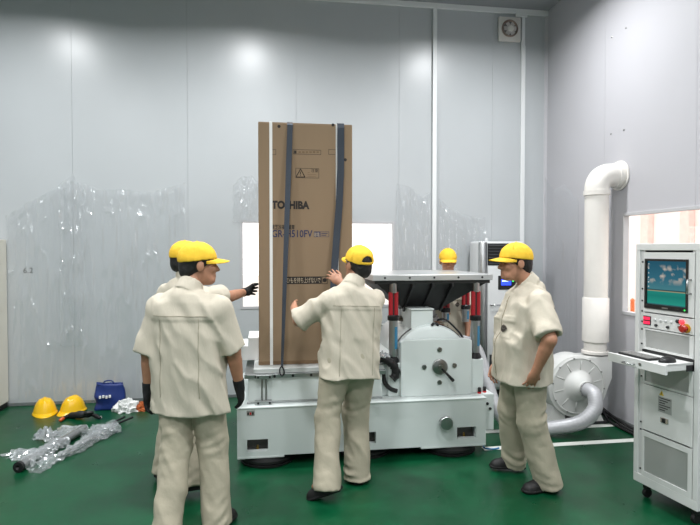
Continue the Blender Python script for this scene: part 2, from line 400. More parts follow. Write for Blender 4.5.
for x0, x1, z0, z1 in PK:
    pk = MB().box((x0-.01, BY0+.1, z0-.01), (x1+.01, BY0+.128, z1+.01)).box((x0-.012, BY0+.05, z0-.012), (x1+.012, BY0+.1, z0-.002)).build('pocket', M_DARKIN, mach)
    cx = (x0+x1)/2
    MB().cyl((cx, BY0+.06, z0+.0), (cx, BY0+.06, z0+.03), .012, .009, 10).build('levelling_bolt', mat('brass_bolt', (150, 125, 70), .4, .9) if 'brass_bolt' not in bpy.data.materials else bpy.data.materials['brass_bolt'], pk)
# corner skirts and feet
MB().box((BX0+.0, BY0-.002, .068), (BX0+.36, BY0+.1, .086), .003).build('skirt', M_MACH, mach)
MB().box((BX1-.55, BY0-.002, .068), (BX1, BY0+.1, .086), .003).build('skirt', M_MACH, mach)
for (x, y) in ((.0, 4.40), (1.52, 4.40), (.0, 5.25), (1.52, 5.25), (.80, 4.46)):
    ft = MB().lathe([(.17, 0), (.215, .004), (.218, .02), (.20, .026), (.215, .032), (.215, .05), (.19, .056), (.15, .088)], (x, y, 0), seg=36).build('air_spring_foot', M_BLACK, mach, smooth='auto')
# knob, serial plate
kx, _, kz = on_y(444.5, 421.5, BY0)
MB().lathe([(.028, 0), (.03, .02), (.052, .024), (.056, .03), (.056, .052), (.05, .06), (0, .062)], (kx, BY0, kz), (0, -1, 0), 28).build('locking_knob', M_ALU, mach, smooth='auto')
lx, _, lz = on_y(248, 412, BY0)
pl = MB().box((lx-.01, BY0-.003, lz-.03), (lx+.05, BY0, lz+.012), .001).build('rating_plate', mat('plate_silver', (170, 170, 168), .4, .5), mach)
for k in range(3): MB().box((lx-.005+.018*k, BY0-.004, lz-.022), (lx+.007+.018*k, BY0-.0028, lz-.003)).build('plate_mark', M_REDB if k == 1 else M_INKK, pl)
# slip table on the left: body, oil table, slip plate, guide rails
sy = 4.33
sx0, sx1 = on_y(247, 390, sy)[0], .93
MB().box((sx0+.01, sy+.012, .468), (sx1, 5.35, .665), .004).build('slip_table_body', M_MACH, mach)
MB().box((sx0-.0, sy-.005, .468), (sx1, sy+.012, .482), .002).build('lower_rail', M_ALU, mach)
MB().box((sx0-.02, sy-.004, .665), (sx1+.03, 5.4, .698), .003).build('oil_table', M_ALU, mach)
MB().box((sx0+.05, sy+.03, .698), (sx1+.02, 5.36, .735), .003).build('slip_plate', mat('magnesium_plate', (202, 206, 204), .4, .3), mach)
for k in range(7):
    bx_ = sx0+.07+k*.145
    MB().lathe([(.011, 0), (.011, .007), (.006, .008), (.006, .003)], (bx_, sy-.004, .681), (0, -1, 0), 12).build('bolt', M_CAST, mach)
gx = on_y(264, 390, sy)[0]
gu = MB().box((gx-.062, sy-.04, .668), (gx+.062, sy-.004, .70), .003).build('guide_bracket', M_ALU, mach)
gl = MB().box((gx-.072, sy-.05, .468), (gx+.06, sy-.004, .498), .003).build('guide_bracket', M_ALU, mach)
for s_ in (-1, 1):
    MB().cyl((gx+s_*.016, sy-.025, .495), (gx+s_*.016, sy-.025, .67), .0065, seg=10).build('guide_rod', M_STEEL, mach)
    for par, z in ((gu, .684), (gl, .483)):
        MB().lathe([(.009, 0), (.009, .006), (.005, .007)], (gx+s_*.045, sy-.04 if z > .6 else sy-.05, z), (0, -1, 0), 10).build('bolt', M_CAST, par)
# shaker drum (axis to the viewer), trunnion plate
cx, cz = 1.385, .70; ty = 4.34
MB().lathe([(.05, 0), (.30, 0), (.335, .02), (.345, .05), (.345, .82), (.335, .85), (.30, .87), (.05, .87)], (cx, 4.44, cz), (0, 1, 0), 48).build('shaker_drum', M_MACH, mach, smooth='auto')
MB().lathe([(.346, 0), (.352, .003), (.352, .02), (.346, .023)], (cx, 4.5, cz), (0, 1, 0), 48).build('drum_band', M_BLACKP, mach, smooth='auto')
px0, px1 = on_y(401, 360, ty)[0], on_y(472, 360, ty)[0]
tp = MB().prism([(px0, .468), (px1, .468), (px1, .925), (px1-.06, .937), (px0+.02, .937), (px0, .917)], 'y', ty, ty+.07, .005).build('trunnion_plate', M_MACH, mach)
hx, _, hz = on_y(439.5, 366.5, ty)
hub = MB().lathe([(.0, 0), (.062, 0), (.064, .004), (.064, .022), (.058, .026), (.02, .027), (.018, .034), (0, .034)], (hx, ty, hz), (0, -1, 0), 32).build('hub', M_STEEL, tp, smooth='auto')
for dx, dz in ((0, .142), (0, -.132), (-.132, 0), (.128, .006)):
    MB().lathe([(.0, 0), (.02, 0), (.02, .008), (.011, .009), (.011, .003), (0, .003)], (hx+dx, ty, hz+dz), (0, -1, 0), 14).build('bolt', M_STEEL, tp, smooth='auto')
e = on_y(453.5, 381, ty-.05)
MB().tube([(hx+.02, ty-.03, hz-.02), tuple(e)], .013, 10, rfun=lambda t: .55+.75*math.sin(min(t*1.3, 1)*2.2)).build('lever', M_BLACKP, mach, smooth=True)
MB().tube([(hx+.01, ty-.032, hz-.01), tuple(np.array((hx+.02, ty-.03, hz-.02))*.3+np.array(e)*.7)], .009, 10).build('lever_shaft', M_BLACKP, mach)
# cleats on the drum top
for s_ in (-1, 1):
    MB().tube([(cx+.03+s_*.028, 4.46, 1.035), (cx+.03+s_*.018, 4.46, 1.052), (cx+.03-s_*.004+s_*.01, 4.46, 1.05)], .012, 8).build('cable_clip', M_BLACKP, mach)
# back trunnion
MB().prism([(px0, .468), (px1, .468), (px1, .937), (px0, .937)], 'y', 5.3, 5.37, .005).build('trunnion_plate', M_MACH, mach)
# terminal box on the drum
q0, q1 = on_y(411, 320, 4.5), on_y(433, 330, 4.5)
tb = MB().box((q0[0]-.07+.07, 4.5, .98), (q1[0], 4.86, 1.165), .006).build('terminal_box', M_MACH, mach)
MB().box((q0[0]-.008, 4.49, 1.165), (q1[0]+.008, 4.87, 1.178), .004).build('lid', M_MACH, tb)
for xx in (q0[0]+.03, q1[0]-.03): MB().lathe([(.006, 0), (.006, .003)], (xx, 4.5, 1.0), (0, -1, 0), 8).build('bolt', M_CAST, tb)
# table on inverted pyramid head expander
tx0, tx1, tz, tyf = .859, 1.895, 1.474, 4.37
tcx = (tx0+tx1)/2; tcy = tyf+.52
tabl = MB().box((tx0, tyf, tz-.048), (tx1, tyf+1.036, tz), .003).build('table_plate', mat('machined_table', (196, 197, 196), .3, .45, var=.04, vscale=6), mach)
for k in range(5):
    MB().lathe([(.009, 0), (.009, .004), (.005, .005)], (tx0+.1+k*.21, tyf, tz-.024), (0, -1, 0), 10).build('bolt', M_CAST, tabl)
def frus(h0, z0, h1, z1, mb):
    v = [mb._v((tcx+sx*h, tcy+sy_*h, z)) for h, z in ((h0, z0), (h1, z1)) for sx, sy_ in ((-1, -1), (1, -1), (1, 1), (-1, 1))]
    for i in range(4): mb.bm.faces.new((v[i], v[(i+1) % 4], v[4+(i+1) % 4], v[4+i]))
    mb.bm.faces.new(v[3::-1]); mb.bm.faces.new(v[4:]); return mb
frus(.475, tz-.075, .15, 1.135, MB()).build('expander_head', M_CAST, mach)
MB().box((tcx-.50, tcy-.50, tz-.075), (tcx+.50, tcy+.50, tz-.048), .002).build('expander_rim', M_CAST, mach)
for k in (-2, -1, 0, 1, 2):
    xo = k*.17
    for s_ in (-1, 1):
        a = [(tcy+s_*.47, tz-.07), (tcy+s_*.505, tz-.075), (tcy+s_*.505, tz-.1), (tcy+s_*.17, 1.13), (tcy+s_*.14, 1.14)]
        MB().prism(a, 'x', tcx+xo-.009 if abs(k) < 2 else tcx+xo-.009, tcx+xo+.009).build('rib', M_CAST, mach) if abs(k) < 2 else None
MB().lathe([(.2, 0), (.2, .03), (.17, .04), (.17, .10), (.15, .105)], (tcx, tcy, 1.035), seg=36).build('armature', M_STEEL, mach, smooth='auto')
for k in range(9):
    a = k*2*math.pi/9
    MB().cyl((tcx+.185*math.cos(a), tcy+.185*math.sin(a), 1.06), (tcx+.185*math.cos(a), tcy+.185*math.sin(a), 1.085), .011, seg=8).build('bolt', M_STEEL, mach)
# four spring guides: red sleeve over steel tube
def shock(x, y, ztop, zmid, zlow, r):
    o = MB().lathe([(r, 0), (r, zmid-zlow)], (x, y, zlow), seg=18).build('guide_tube', M_ALU, mach, smooth='auto')
    MB().lathe([(r*1.3, 0), (r*1.35, .005), (r*1.35, .035), (r*1.1, .045)], (x, y, zmid-.01), seg=18).build('collar', M_BLACKP, o, smooth='auto')
    MB().lathe([(r*.45, 0), (r*.45, ztop-zmid)], (x, y, zmid), seg=12).build('rod', M_CAST, o)
    for s_ in (-1, 1):
        MB().lathe([(r*.55, 0), (r*.55, ztop-zmid-.10)], (x+s_*r*.62, y-.004, zmid+.03), seg=12).build('red_sleeve', M_RED, o, smooth='auto')
    MB().lathe([(r*.9, 0), (r*.9, .08)], (x, y, ztop-.075), seg=14).build('top_mount', M_STEEL, o, smooth='auto')
    zl = zlow+(zmid-zlow)*.2
    def lab(u, v): a = -math.pi/2+.1+u*1.0; return (x+(r+.0012)*math.cos(a), y+(r+.0012)*math.sin(a), zl+v*(zmid-zlow)*.6)
    MB().grid(lab, 6, 1, .0008).build('label_strip', M_BLUE, o)
    return o
for (pxx, yy, mid, low) in ((393.3, 4.42, 319, 356), (475.5, 4.42, 319, 352)):
    a = on_y(pxx, mid, yy); b = on_y(pxx, low, yy)
    o = shock(a[0], yy, tz-.075, a[2], b[2], .036)
    MB().lathe([(.05, 0), (.05, .02), (.035, .045), (.036, .06)], (a[0], yy, b[2]-.05), seg=16).build('foot_mount', M_BLACKP, o, smooth='auto')
    br = b[2]-.05
    MB().box((a[0]-.055, yy-.05, .468), (a[0]+.055, yy+.06, br), .006).build('guide_pedestal', M_MACH, mach)
for (pxx, yy, mid, low) in ((445.5, 5.3, 311, 335), (465.5, 5.3, 308, 340)):
    a = on_y(pxx, mid, yy); b = on_y(pxx, low, yy)
    shock(a[0], yy, tz-.075 if pxx < 450 else tz-.08, a[2], .95, .036)
# rubber boot and clear wrap between slip table and shaker
q = [on_y(a, b, 4.36) for a, b in ((380, 358), (388, 361), (394, 366), (396, 374), (392, 379))]
MB().tube(q, .038, 12, smooth=4, rfun=lambda t: .9+.15*math.sin(t*40)).build('rubber_boot', M_BLACK, mach, smooth=True)
q = [on_y(a, b, 4.37) for a, b in ((383, 372), (385, 383), (391, 389), (397, 391))]
MB().tube(q, .018, 10, smooth=4).build('cable_loop', M_BLACK, mach, smooth=True)
MB().box((.93, 4.40, .468), (1.08, 5.3, .80), .01, 2).build('drive_bar_housing', M_MACH, mach)
# control box on the right end
ccx0 = BX1+.002; cx1 = on_y(493, 410, 4.32)[0]
cb = MB().box((ccx0, 4.30, .17), (cx1, 4.56, .475), .005, 2).build('control_box', M_MACH, mach)
for k, (pxx, pyy) in enumerate(((479.5, 393), (484.5, 395))):
    a = on_y(pxx, pyy, 4.36)
    xk = ccx0+.005+.03*k if False else a[0]
    MB().lathe([(.016, 0), (.016, .012)], (xk, 4.36, .475 if xk > BX1 else .468), seg=14).build('button_collar', M_REDB, cb, smooth='auto')
    MB().lathe([(.012, 0), (.014, .01), (.014, .035), (.008, .04)], (xk, 4.36, .485 if xk > BX1 else .478), seg=14).build('knob', M_BLACKP, cb, smooth='auto')
for (pxx, pyy) in ((487.3, 403.5), (490, 408.5)):
    a = on_y(pxx, pyy, 4.30)
    MB().lathe([(.012, 0), (.012, .006), (.006, .01)], (a[0], 4.30, a[2]), (0, -1, 0), 12).build('socket', M_CAST, cb, smooth='auto')
# black cable looping over the drum on the right
tag(MB().tube([(cx+.10, 4.62, 1.06), (cx+.16, 4.58, 1.07), (cx+.24, 4.55, 1.0), (cx+.31, 4.52, .9), (cx+.36, 4.5, .72), (cx+.36, 4.5, .5)], .009, 8, smooth=6).build('power_cable', M_BLACKP, None, (cx+.2, 4.55, .46), True),
    'thin black cable running over the right side of the white shaker drum', 'cable')
# crumpled clear wrap sparkling left of the trunnion plate
M_WRAP = film_mat('clear_wrap', .45, .1, white=.45)
def crumple(name, c, sx, sy_, sz, seed, n=14, m=None, label=None, cat='plastic wrap', group=None, thin=.0012):
    c = np.array(c, float)
    def fn(u, v):
        a, b = (u-.5)*2, (v-.5)*2
        w = 1-.25*vn(u*5, v*5, 1, seed)
        x = a*sx*w+.25*sx*vn(u*6, v*6, 2, seed); y = b*sy_*w+.25*sy_*vn(u*6, v*6, 5, seed)
        z = sz*(.15+.85*abs(vn(u*7+.3, v*7, 8, seed)))*(1-.7*max(a*a, b*b))
        return (c[0]+x, c[1]+y, c[2]+max(z, .003))
    o = MB().grid(fn, n, n, thin).build(name, m or M_WRAP, None, tuple(c))
    return tag(o, label, cat, group)
a = on_y(377, 354, 4.36)
o = crumple('plastic_wrap', (1.0, 4.36, .0), .075, .06, .1, 4, 12, label='crumpled clear plastic on the machine beside the left spring guide')
o.location = (a[0]+.02, 4.345, .80); ORI[o] = Vector(o.location)
# ------------------------------------------------------------------ carton with its bands and prints
CX0, CX1, CY0, CY1, CZ0, CZ1 = -.066, .708, 4.5, 5.22, .735, 2.722
crt = thing('refrigerator_carton', ((CX0+CX1)/2, (CY0+CY1)/2, CZ0), 'tall brown cardboard refrigerator carton standing on the test machine', 'carton')
MB().box((CX0, CY0, CZ0), (CX1, CY1, CZ1-.004), .006, 2).build('body', M_CARD, crt)
for a, b in ((CY0+.002, (CY0+CY1)/2-.002), ((CY0+CY1)/2+.002, CY1-.002)):
    MB().box((CX0+.002, a, CZ1-.004), (CX1-.002, b, CZ1), .001).build('top_flap', M_CARD, crt)
MB().box((CX0-.003, CY0-.002, CZ0), (CX1+.003, CY1+.002, CZ0+.03), .002).build('bottom_tray', M_CARDS, crt)
FR = Matrix.Rotation(math.pi/2, 4, 'X')
def fp(px, py): v = on_y(px, py, CY0); return v[0], v[2]
def T(px, py): x, z = fp(px, py); return Matrix.Translation((x, CY0-.0006, z)) @ FR
def frame(x0, y0, x1, y1, m, w=.004, name='print_frame'):
    a, d = fp(x0, y0); b, c = fp(x1, y1); mb = MB(); e = .0008
    c, d = min(c, d), max(c, d)
    mb.box((a, CY0-e, c), (b, CY0+.0002, c+w)).box((a, CY0-e, d-w), (b, CY0+.0002, d)).box((a, CY0-e, c), (a+w, CY0+.0002, d)).box((b-w, CY0-e, c), (b, CY0+.0002, d))
    return mb.build(name, m, crt)
def wd(px0, px1, py): return fp(px1, py)[0]-fp(px0, py)[0]
text('TOSHIBA', .085, T(271.5, 208.3), M_INKK, crt, width=wd(271.5, 309.5, 205), bold=.0045)
text('東芝冷凍冷蔵庫', .042, T(271.5, 229), M_INKK, crt, width=wd(271.5, 294.5, 228), bold=.0006)
text('GR-H510FV', .082, T(271.8, 237), M_INKB, crt, width=wd(271.8, 312.5, 235), bold=.0012)
a, d = fp(314, 231.5); b, c = fp(320, 237)
MB().box((a, CY0-.0008, c), (b, CY0+.0002, d)).build('print_block', M_INKB, crt)
text('節電', .038, Matrix.Translation((a+.002, CY0-.0012, c+.006)) @ FR, M_INKW, crt, width=b-a-.006)
frame(320.3, 231.5, 329, 237, M_INKB, .003)
for k in range(2): 
    x, z = fp(321.3, 233.3+1.9*k); MB().box((x, CY0-.0008, z-.003), (x+.052-.01*k, CY0+.0002, z+.003)).build('print_line', M_INKB, crt)
# dark caution strip
a, d = fp(285.5, 276.7); b, c = fp(321.5, 283.8)
MB().box((a, CY0-.0008, c), (b, CY0+.0002, d)).build('caution_strip', M_INKK, crt)
text('ひもを持ち上げないで', .05, Matrix.Translation((a+.012, CY0-.0012, c+.012)) @ FR, M_INKW, crt, width=b-a-.02)
frame(321.7, 276.5, 327.5, 284, M_INKK, .005)
x, z = fp(324.6, 280.2)
MB().lathe([(.012, 0), (.017, 0), (.017, .0006), (.012, .0006)], (x, CY0-.0002, z), (0, -1, 0), 16).build('print_symbol', M_INKK, crt)
MB().prism([(x-.016, z-.012), (x-.012, z-.016), (x+.016, z+.012), (x+.012, z+.016)], 'y', CY0-.0008, CY0+.0002).build('print_symbol', M_INKK, crt)
# upper print boxes and warning panel
frame(270.5, 149.3, 276, 154.8, M_INKK, .003); frame(293, 149.3, 321, 154.8, M_INKK, .003); frame(328.5, 149.3, 339, 154.8, M_INKK, .003)
x, z = fp(295.5, 152); MB().box((x-.012, CY0-.0008, z-.012), (x+.008, CY0+.0002, z+.012)).build('print_block', M_INKK, crt)
for k in range(6):
    x, z = fp(298.5+3.6*k, 152); MB().box((x, CY0-.0008, z-.008), (x+.02, CY0+.0002, z+.006)).build('print_line', M_CARDS, crt)
frame(295.5, 168, 319, 178.3, M_INKK, .003)
x, z = fp(300.5, 177)
mb = MB()
for A, B in (((-.036, 0), (.036, 0)), ((.036, 0), (0, .066)), ((0, .066), (-.036, 0))):
    mb.tube([(x+A[0], CY0-.0004, z+A[1]), (x+B[0], CY0-.0004, z+B[1])], .003, 4)
mb.box((x-.003, CY0-.0008, z+.02), (x+.003, CY0, z+.044)).box((x-.003, CY0-.0008, z+.009), (x+.003, CY0, z+.015))
mb.build('warning_triangle', M_INKK, crt)
text('注意', .03, T(311, 172), M_INKK, crt)
for k in range(3):
    x, z = fp(307.5, 172.5+1.9*k); MB().box((x+(.0 if k else -.0), CY0-.0008, z-.0015), (x+(.07 if k else .02), CY0+.0002, z+.0015)).build('print_line', M_CARDS, crt)
for q in ((279, 126.4), (333, 125), (345.3, 159.8)):
    x, z = fp(*q)
    MB().lathe([(.013, 0), (.013, .0012), (.009, .0014)], (x, CY0, z), (0, -1, 0), 12).build('staple_hole', M_INKK, crt)
# white bands going round the carton
for (p0, p1) in ((271, 271.3), (337.2, 341.6)):
    a = fp(p0, 124)[0]; b = fp(p1, 364)[0]
    a = b = (a+b)/2 if p0 < 300 else fp(337.2, 124)[0]
    e = .004; pts = [(a, CY0-e, CZ0+.004), (a, CY0-e, CZ1+e), (a, CY1+e, CZ1+e), (a, CY1+e, CZ0+.004)]
    mb = MB()
    mb.box((a-.012, CY0-e, CZ0), (a+.012, CY0-.0005, CZ1+e)).box((a-.012, CY0-.0005, CZ1), (a+.012, CY1+.0005, CZ1+e)).box((a-.012, CY1+.0005, CZ0), (a+.012, CY1+e, CZ1+e))
    mb.build('packing_band', M_BAND, crt)
# blue-grey webbing straps over the carton top, hooked to the slip table edge
def strap(pts, label, twist=None, w=.045):
    pts = [Vector(p) for p in pts]
    loc = tuple(pts[-1]); t = thing('lashing_strap', loc, label, 'strap', 'blue-grey lashing straps on the carton')
    P = []
    for a, b in zip(pts, pts[1:]):
        n = max(2, int((b-a).length/.06))
        P += [a.lerp(b, k/n) for k in range(n)]
    P.append(pts[-1])
    MB().ribbon(P, w, .003, (1, 0, 0), twist).build('webbing', M_STRAP, t)
    return t
ax = fp(290, 123)[0]; h = on_y(282, 366, sy-.02)
st = strap([(ax, CY1+.03, .74), (ax, CY1+.012, CZ1-.02), (ax, CY1-.02, CZ1+.008), (ax, CY0+.02, CZ1+.008), (ax, CY0-.012, CZ1-.02), (h[0], sy-.02, h[2])],
    'blue-grey lashing strap crossing the left half of the carton front', lambda t: 0 if t < .62 else (t-.62)/.38*1.25)
hk = [(h[0], sy-.02, h[2]), (h[0]-.016, sy-.022, h[2]-.02), (h[0]-.016, sy-.022, h[2]-.06), (h[0], sy-.022, h[2]-.078), (h[0]+.016, sy-.022, h[2]-.06), (h[0]+.014, sy-.022, h[2]-.03), (h[0]+.0, sy-.02, h[2]-.005)]
MB().tube(hk, .006, 8, smooth=4).build('hook', M_CAST, st, smooth=True)
ax = fp(340.5, 123)[0]; q1 = on_y(337, 232, CY0-.03); q2 = on_y(334.5, 268, CY0-.06); q3 = on_y(331, 366, sy-.02)
pts = [(ax, CY1+.03, .74), (ax, CY1+.012, CZ1-.02), (ax, CY1-.02, CZ1+.012), (ax, CY0+.03, CZ1+.014), (ax, CY0-.006, CZ1+.006), (ax, CY0-.016, CZ1-.03), tuple(on_y(340.6, 170, CY0-.02)), tuple(on_y(339.2, 205, CY0-.024)), tuple(q1), tuple(q2), tuple(q3)]
st = strap(pts, 'blue-grey lashing strap on the carton beside the hand of the reaching worker', None, .058)
hk = [(q3[0], sy-.02, q3[2]), (q3[0]-.016, sy-.022, q3[2]-.02), (q3[0]-.016, sy-.022, q3[2]-.06), (q3[0], sy-.022, q3[2]-.078), (q3[0]+.016, sy-.022, q3[2]-.06), (q3[0]+.0, sy-.02, q3[2]-.005)]
MB().tube(hk, .006, 8, smooth=4).build('hook', M_CAST, st, smooth=True)
# white foam block behind the carton on the slip table
a, b = on_y(243, 352, 4.9), on_y(262, 374, 4.9)
t = thing('foam_block', (a[0]+.1, 4.9, .735), 'bright white foam packing block left of the carton base', 'packing foam')
M_FOAM = mat('white_foam', (245, 246, 246), .7, bump=.15, bscale=220)
MB().prism([(a[0]-.02, .735), (-.07, .735), (-.07, .93), (a[0]+.05, .93), (a[0]+.05, .86), (a[0]-.02, .86)], 'y', 4.72, 5.1, .006).build('block', M_FOAM, t)
MB().box((a[0]-.03, 4.76, .80), (a[0]+.03, 4.8, .825), .004).build('strap_tail', M_BLACK, t)

# ------------------------------------------------------------------ air conditioner against the back wall
M_ACW = mat('grey_white_enamel', (206, 208, 208), .35)
ax0, ax1, ay = 2.40, 2.965, 5.9
ac = thing('air_conditioner', ((ax0+ax1)/2, ay+.15, 0), 'tall floor-standing air conditioner with dark louvres and a blue display', 'air conditioner')
MB().box((ax0, ay+.02, .06), (ax1, ay+.34, 1.78), .03, 3).build('body', M_ACW, ac, smooth='auto')
MB().box((ax0+.02, ay+.03, 0), (ax1-.02, ay+.33, .06), .005).build('plinth', M_BLACKP, ac)
MB().box((ax0+.095, ay, .1), (ax1-.03, ay+.021, 1.5), .008, 2).build('front_panel', M_ACW, ac, smooth='auto')
MB().lathe([(.045, 0), (.05, .01), (.05, 1.69), (.045, 1.7)], (ax0+.048, ay+.035, .07), seg=24).build('corner_column', M_ALU, ac, smooth='auto')
MB().box((ax0+.1, ay+.012, 1.505), (ax1-.035, ay+.021, 1.755), .002).build('outlet', M_BLACKP, ac)
M_LOUV = mat('dark_louvre', (52, 54, 56), .4)
for k in range(7):
    z = 1.52+k*.034
    MB().prism([(ay-.006, z), (ay+.014, z+.016), (ay+.014, z+.02), (ay-.006, z+.005)], 'x', ax0+.105, ax1-.04).build('louvre', M_LOUV, ac)
dx0, dx1 = 2.62, 2.89
dp = MB().box((dx0, ay-.006, 1.225), (dx1, ay+.003, 1.385), .006, 2).build('display', M_BLACKP, ac)
M_LCD = mat('blue_screen', (40, 70, 235), .3, emit=2.2); M_LCDW = mat('white_digits', (200, 225, 255), .3, emit=2.5); M_LEDG = mat('green_led', (60, 220, 90), .3, emit=2.)
MB().box((dx0+.035, ay-.0075, 1.275), (dx0+.155, ay-.005, 1.345)).build('lcd', M_LCD, dp)
MB().box((dx0+.045, ay-.0085, 1.318), (dx0+.12, ay-.007, 1.332)).build('lcd_digits', M_LCDW, dp)
MB().lathe([(.012, 0), (.012, .004)], (dx0+.178, ay-.006, 1.325), (0, -1, 0), 12).build('led', M_LEDG, dp)
MB().tube([(ax0+.13, ay, 1.05), (ax0+.13, ay-.03, 1.05), (ax0+.25, ay-.03, 1.05), (ax0+.25, ay, 1.05)], .008, 8).build('handle', M_CHROME, ac, smooth=True)
MB().lathe([(.02, 0), (.02, .03), (.012, .04)], (ax0+.14, ay+.15, 1.78), seg=12).build('top_cap', M_ACW, ac, smooth='auto')
MB().box((ax0+.12, ay-.001, .2), (ax1-.05, ay+.004, .48), .002).build('intake_grille', M_LOUV, ac)

# ------------------------------------------------------------------ blower, riser pipe and flexible hose
bc = (2.915, 4.74, .392); br = .315
M_BLOW = mat('blower_grey_white', (206, 207, 204), .42, var=.03, vscale=6)
bl = thing('centrifugal_blower', (bc[0], 4.9, 0), 'round grey-white centrifugal blower on the floor beside the control rack', 'blower')
prof = []
ang = [k*2*math.pi/48 for k in range(49)]
sc_ = []
for k in range(41):
    a = math.radians(-10)-k*math.radians(280)/40      # scroll growing clockwise, opens upwards at right
    r = br*(1.0-.10*k/40); sc_.append((bc[0]+r*math.cos(a), bc[2]+r*math.sin(a)))
scroll = sc_[::-1]+[(bc[0]+br+.045, .45), (bc[0]+br+.045, .66), (bc[0]+.14, .66)]
MB().prism(scroll, 'y', bc[1]+.012, bc[1]+.24, .012).build('casing', M_BLOW, bl, smooth='auto')
MB().lathe([(.02, 0), (.27, 0), (.275, -.008), (.262, -.016), (.255, -.01), (.16, -.012), (.135, -.03), (.105, -.07), (.08, -.105), (.07, -.112), (.068, -.15), (.058, -.15), (.055, -.1), (.02, -.06)], (bc[0], bc[1]+.012, bc[2]), (0, 1, 0), 48).build('inlet_cover', M_BLOW, bl, smooth='auto')
for k in range(10):
    a = k*math.pi/5+.2; c, s_ = math.cos(a), math.sin(a)
    MB().tube([(bc[0]+.15*c, bc[1]+.0, bc[2]+.15*s_), (bc[0]+.24*c, bc[1]+.0, bc[2]+.24*s_)], .006, 6).build('stiffener', M_BLOW, bl, smooth=True)
    MB().lathe([(.008, 0), (.008, .006), (.004, .008)], (bc[0]+.265*math.cos(a+.3), bc[1]-.003, bc[2]+.265*math.sin(a+.3)), (0, -1, 0), 8).build('bolt', M_STEEL, bl)
MB().lathe([(.1, 0), (.15, .02), (.15, .25), (.12, .29), (.02, .3)], (bc[0], bc[1]+.24, bc[2]), (0, 1, 0), 32).build('motor', M_BLOW, bl, smooth='auto')
for s_ in (-1, 1):
    MB().prism([(bc[0]+s_*.10, .06), (bc[0]+s_*.27, 0), (bc[0]+s_*.31, 0), (bc[0]+s_*.22, .2), (bc[0]+s_*.12, .2)], 'y', bc[1]+.05, bc[1]+.2).build('stand', M_BLOW, bl)
MB().box((bc[0]-.34, bc[1]+.045, 0), (bc[0]+.34, bc[1]+.5, .03), .006).build('base_plate', mat('dark_steel', (48, 50, 52), .5, .4), bl)
pxc, pyc = 3.165, 4.86; pr = .110
pyc = bc[1]+.125
pp = thing('exhaust_pipe', (pxc, pyc, .66), 'thick white plastic pipe rising from the blower and elbowing into the right wall', 'pipe')
ez = on_x(606, 178, pxc+.0)[2]; zel = 2.255; R = .13
MB().lathe([(pr, 0), (pr, zel-.98)], (pxc, pyc, .98), seg=36).build('pipe_run', M_PVC, pp, smooth='auto')
MB().lathe([(pr+.004, 0), (pr+.012, .004), (pr+.012, .42), (pr+.004, .43), (pr-.002, .43)], (pxc, pyc, .79), seg=36).build('sleeve', M_PVC, pp, smooth='auto')
MB().lathe([(pr-.006, 0), (pr+.016, 0), (pr+.016, .025), (pr-.006, .03), (pr-.006, .12)], (pxc, pyc, .675), seg=36).build('flange', M_PVC, pp, smooth='auto')
el = [(pxc, pyc, zel)]+[(pxc+R-R*math.cos(t*math.pi/2), pyc, zel+.02+R*math.sin(t*math.pi/2)) for t in [k/10 for k in range(11)]]+[(pxc+R+.05, pyc, zel+.02+R)]
MB().tube(el, pr+.003, 32).build('elbow', M_PVC, pp, smooth='auto')
MB().lathe([(pr+.001, 0), (pr+.012, .003), (pr+.012, .05), (pr+.001, .053)], (pxc, pyc, zel-.05), seg=36).build('coupling', M_PVC, pp, smooth='auto')
xw = XR-.001
MB().lathe([(pr+.001, 0), (pr+.012, .004), (pr+.012, xw-(pxc+R+.05)-.012)], (pxc+R+.045, pyc, zel+.02+R), (1, 0, 0), 36).build('wall_sleeve', M_PVC, pp, smooth='auto')
MB().lathe([(pr+.0, 0), (pr+.035, 0), (pr+.035, .012), (pr+.0, .014)], (xw-.015, pyc, zel+.02+R), (1, 0, 0), 36).build('wall_collar', M_PVC, pp, smooth='auto')
M_HOSE = mat('grey_flexible_duct', (182, 183, 186), .4, .25, var=.04, vscale=40)
ip = (bc[0], bc[1]-.13, bc[2])
hp = [ip, (bc[0]+.008, bc[1]-.19, bc[2]-.005), (bc[0]+.012, 4.50, .36), (bc[0]-.015, 4.46, .25), (2.78, 4.47, .14), (2.58, 4.53, .08), (2.36, 4.58, .07), (2.17, 4.66, .11), (2.08, 4.74, .24), (2.045, 4.84, .42), (2.02, 4.92, .60), (1.965, 4.95, .74), (1.86, 4.95, .80), (1.74, 4.93, .80)]
ho = thing('flexible_hose', (2.4, 4.5, 0), 'grey flexible air hose from the blower inlet along the floor to the machine', 'hose')
MB().tube(hp, .064, 18, smooth=14, rfun=lambda t: 1+.02*math.sin(t*420)).build('duct', M_HOSE, ho, smooth=True)
MB().lathe([(.069, 0), (.071, .004), (.071, .02), (.069, .024)], (bc[0], bc[1]-.152, bc[2]), (0, 1, 0), 28).build('clamp', M_CHROME, ho, smooth='auto')
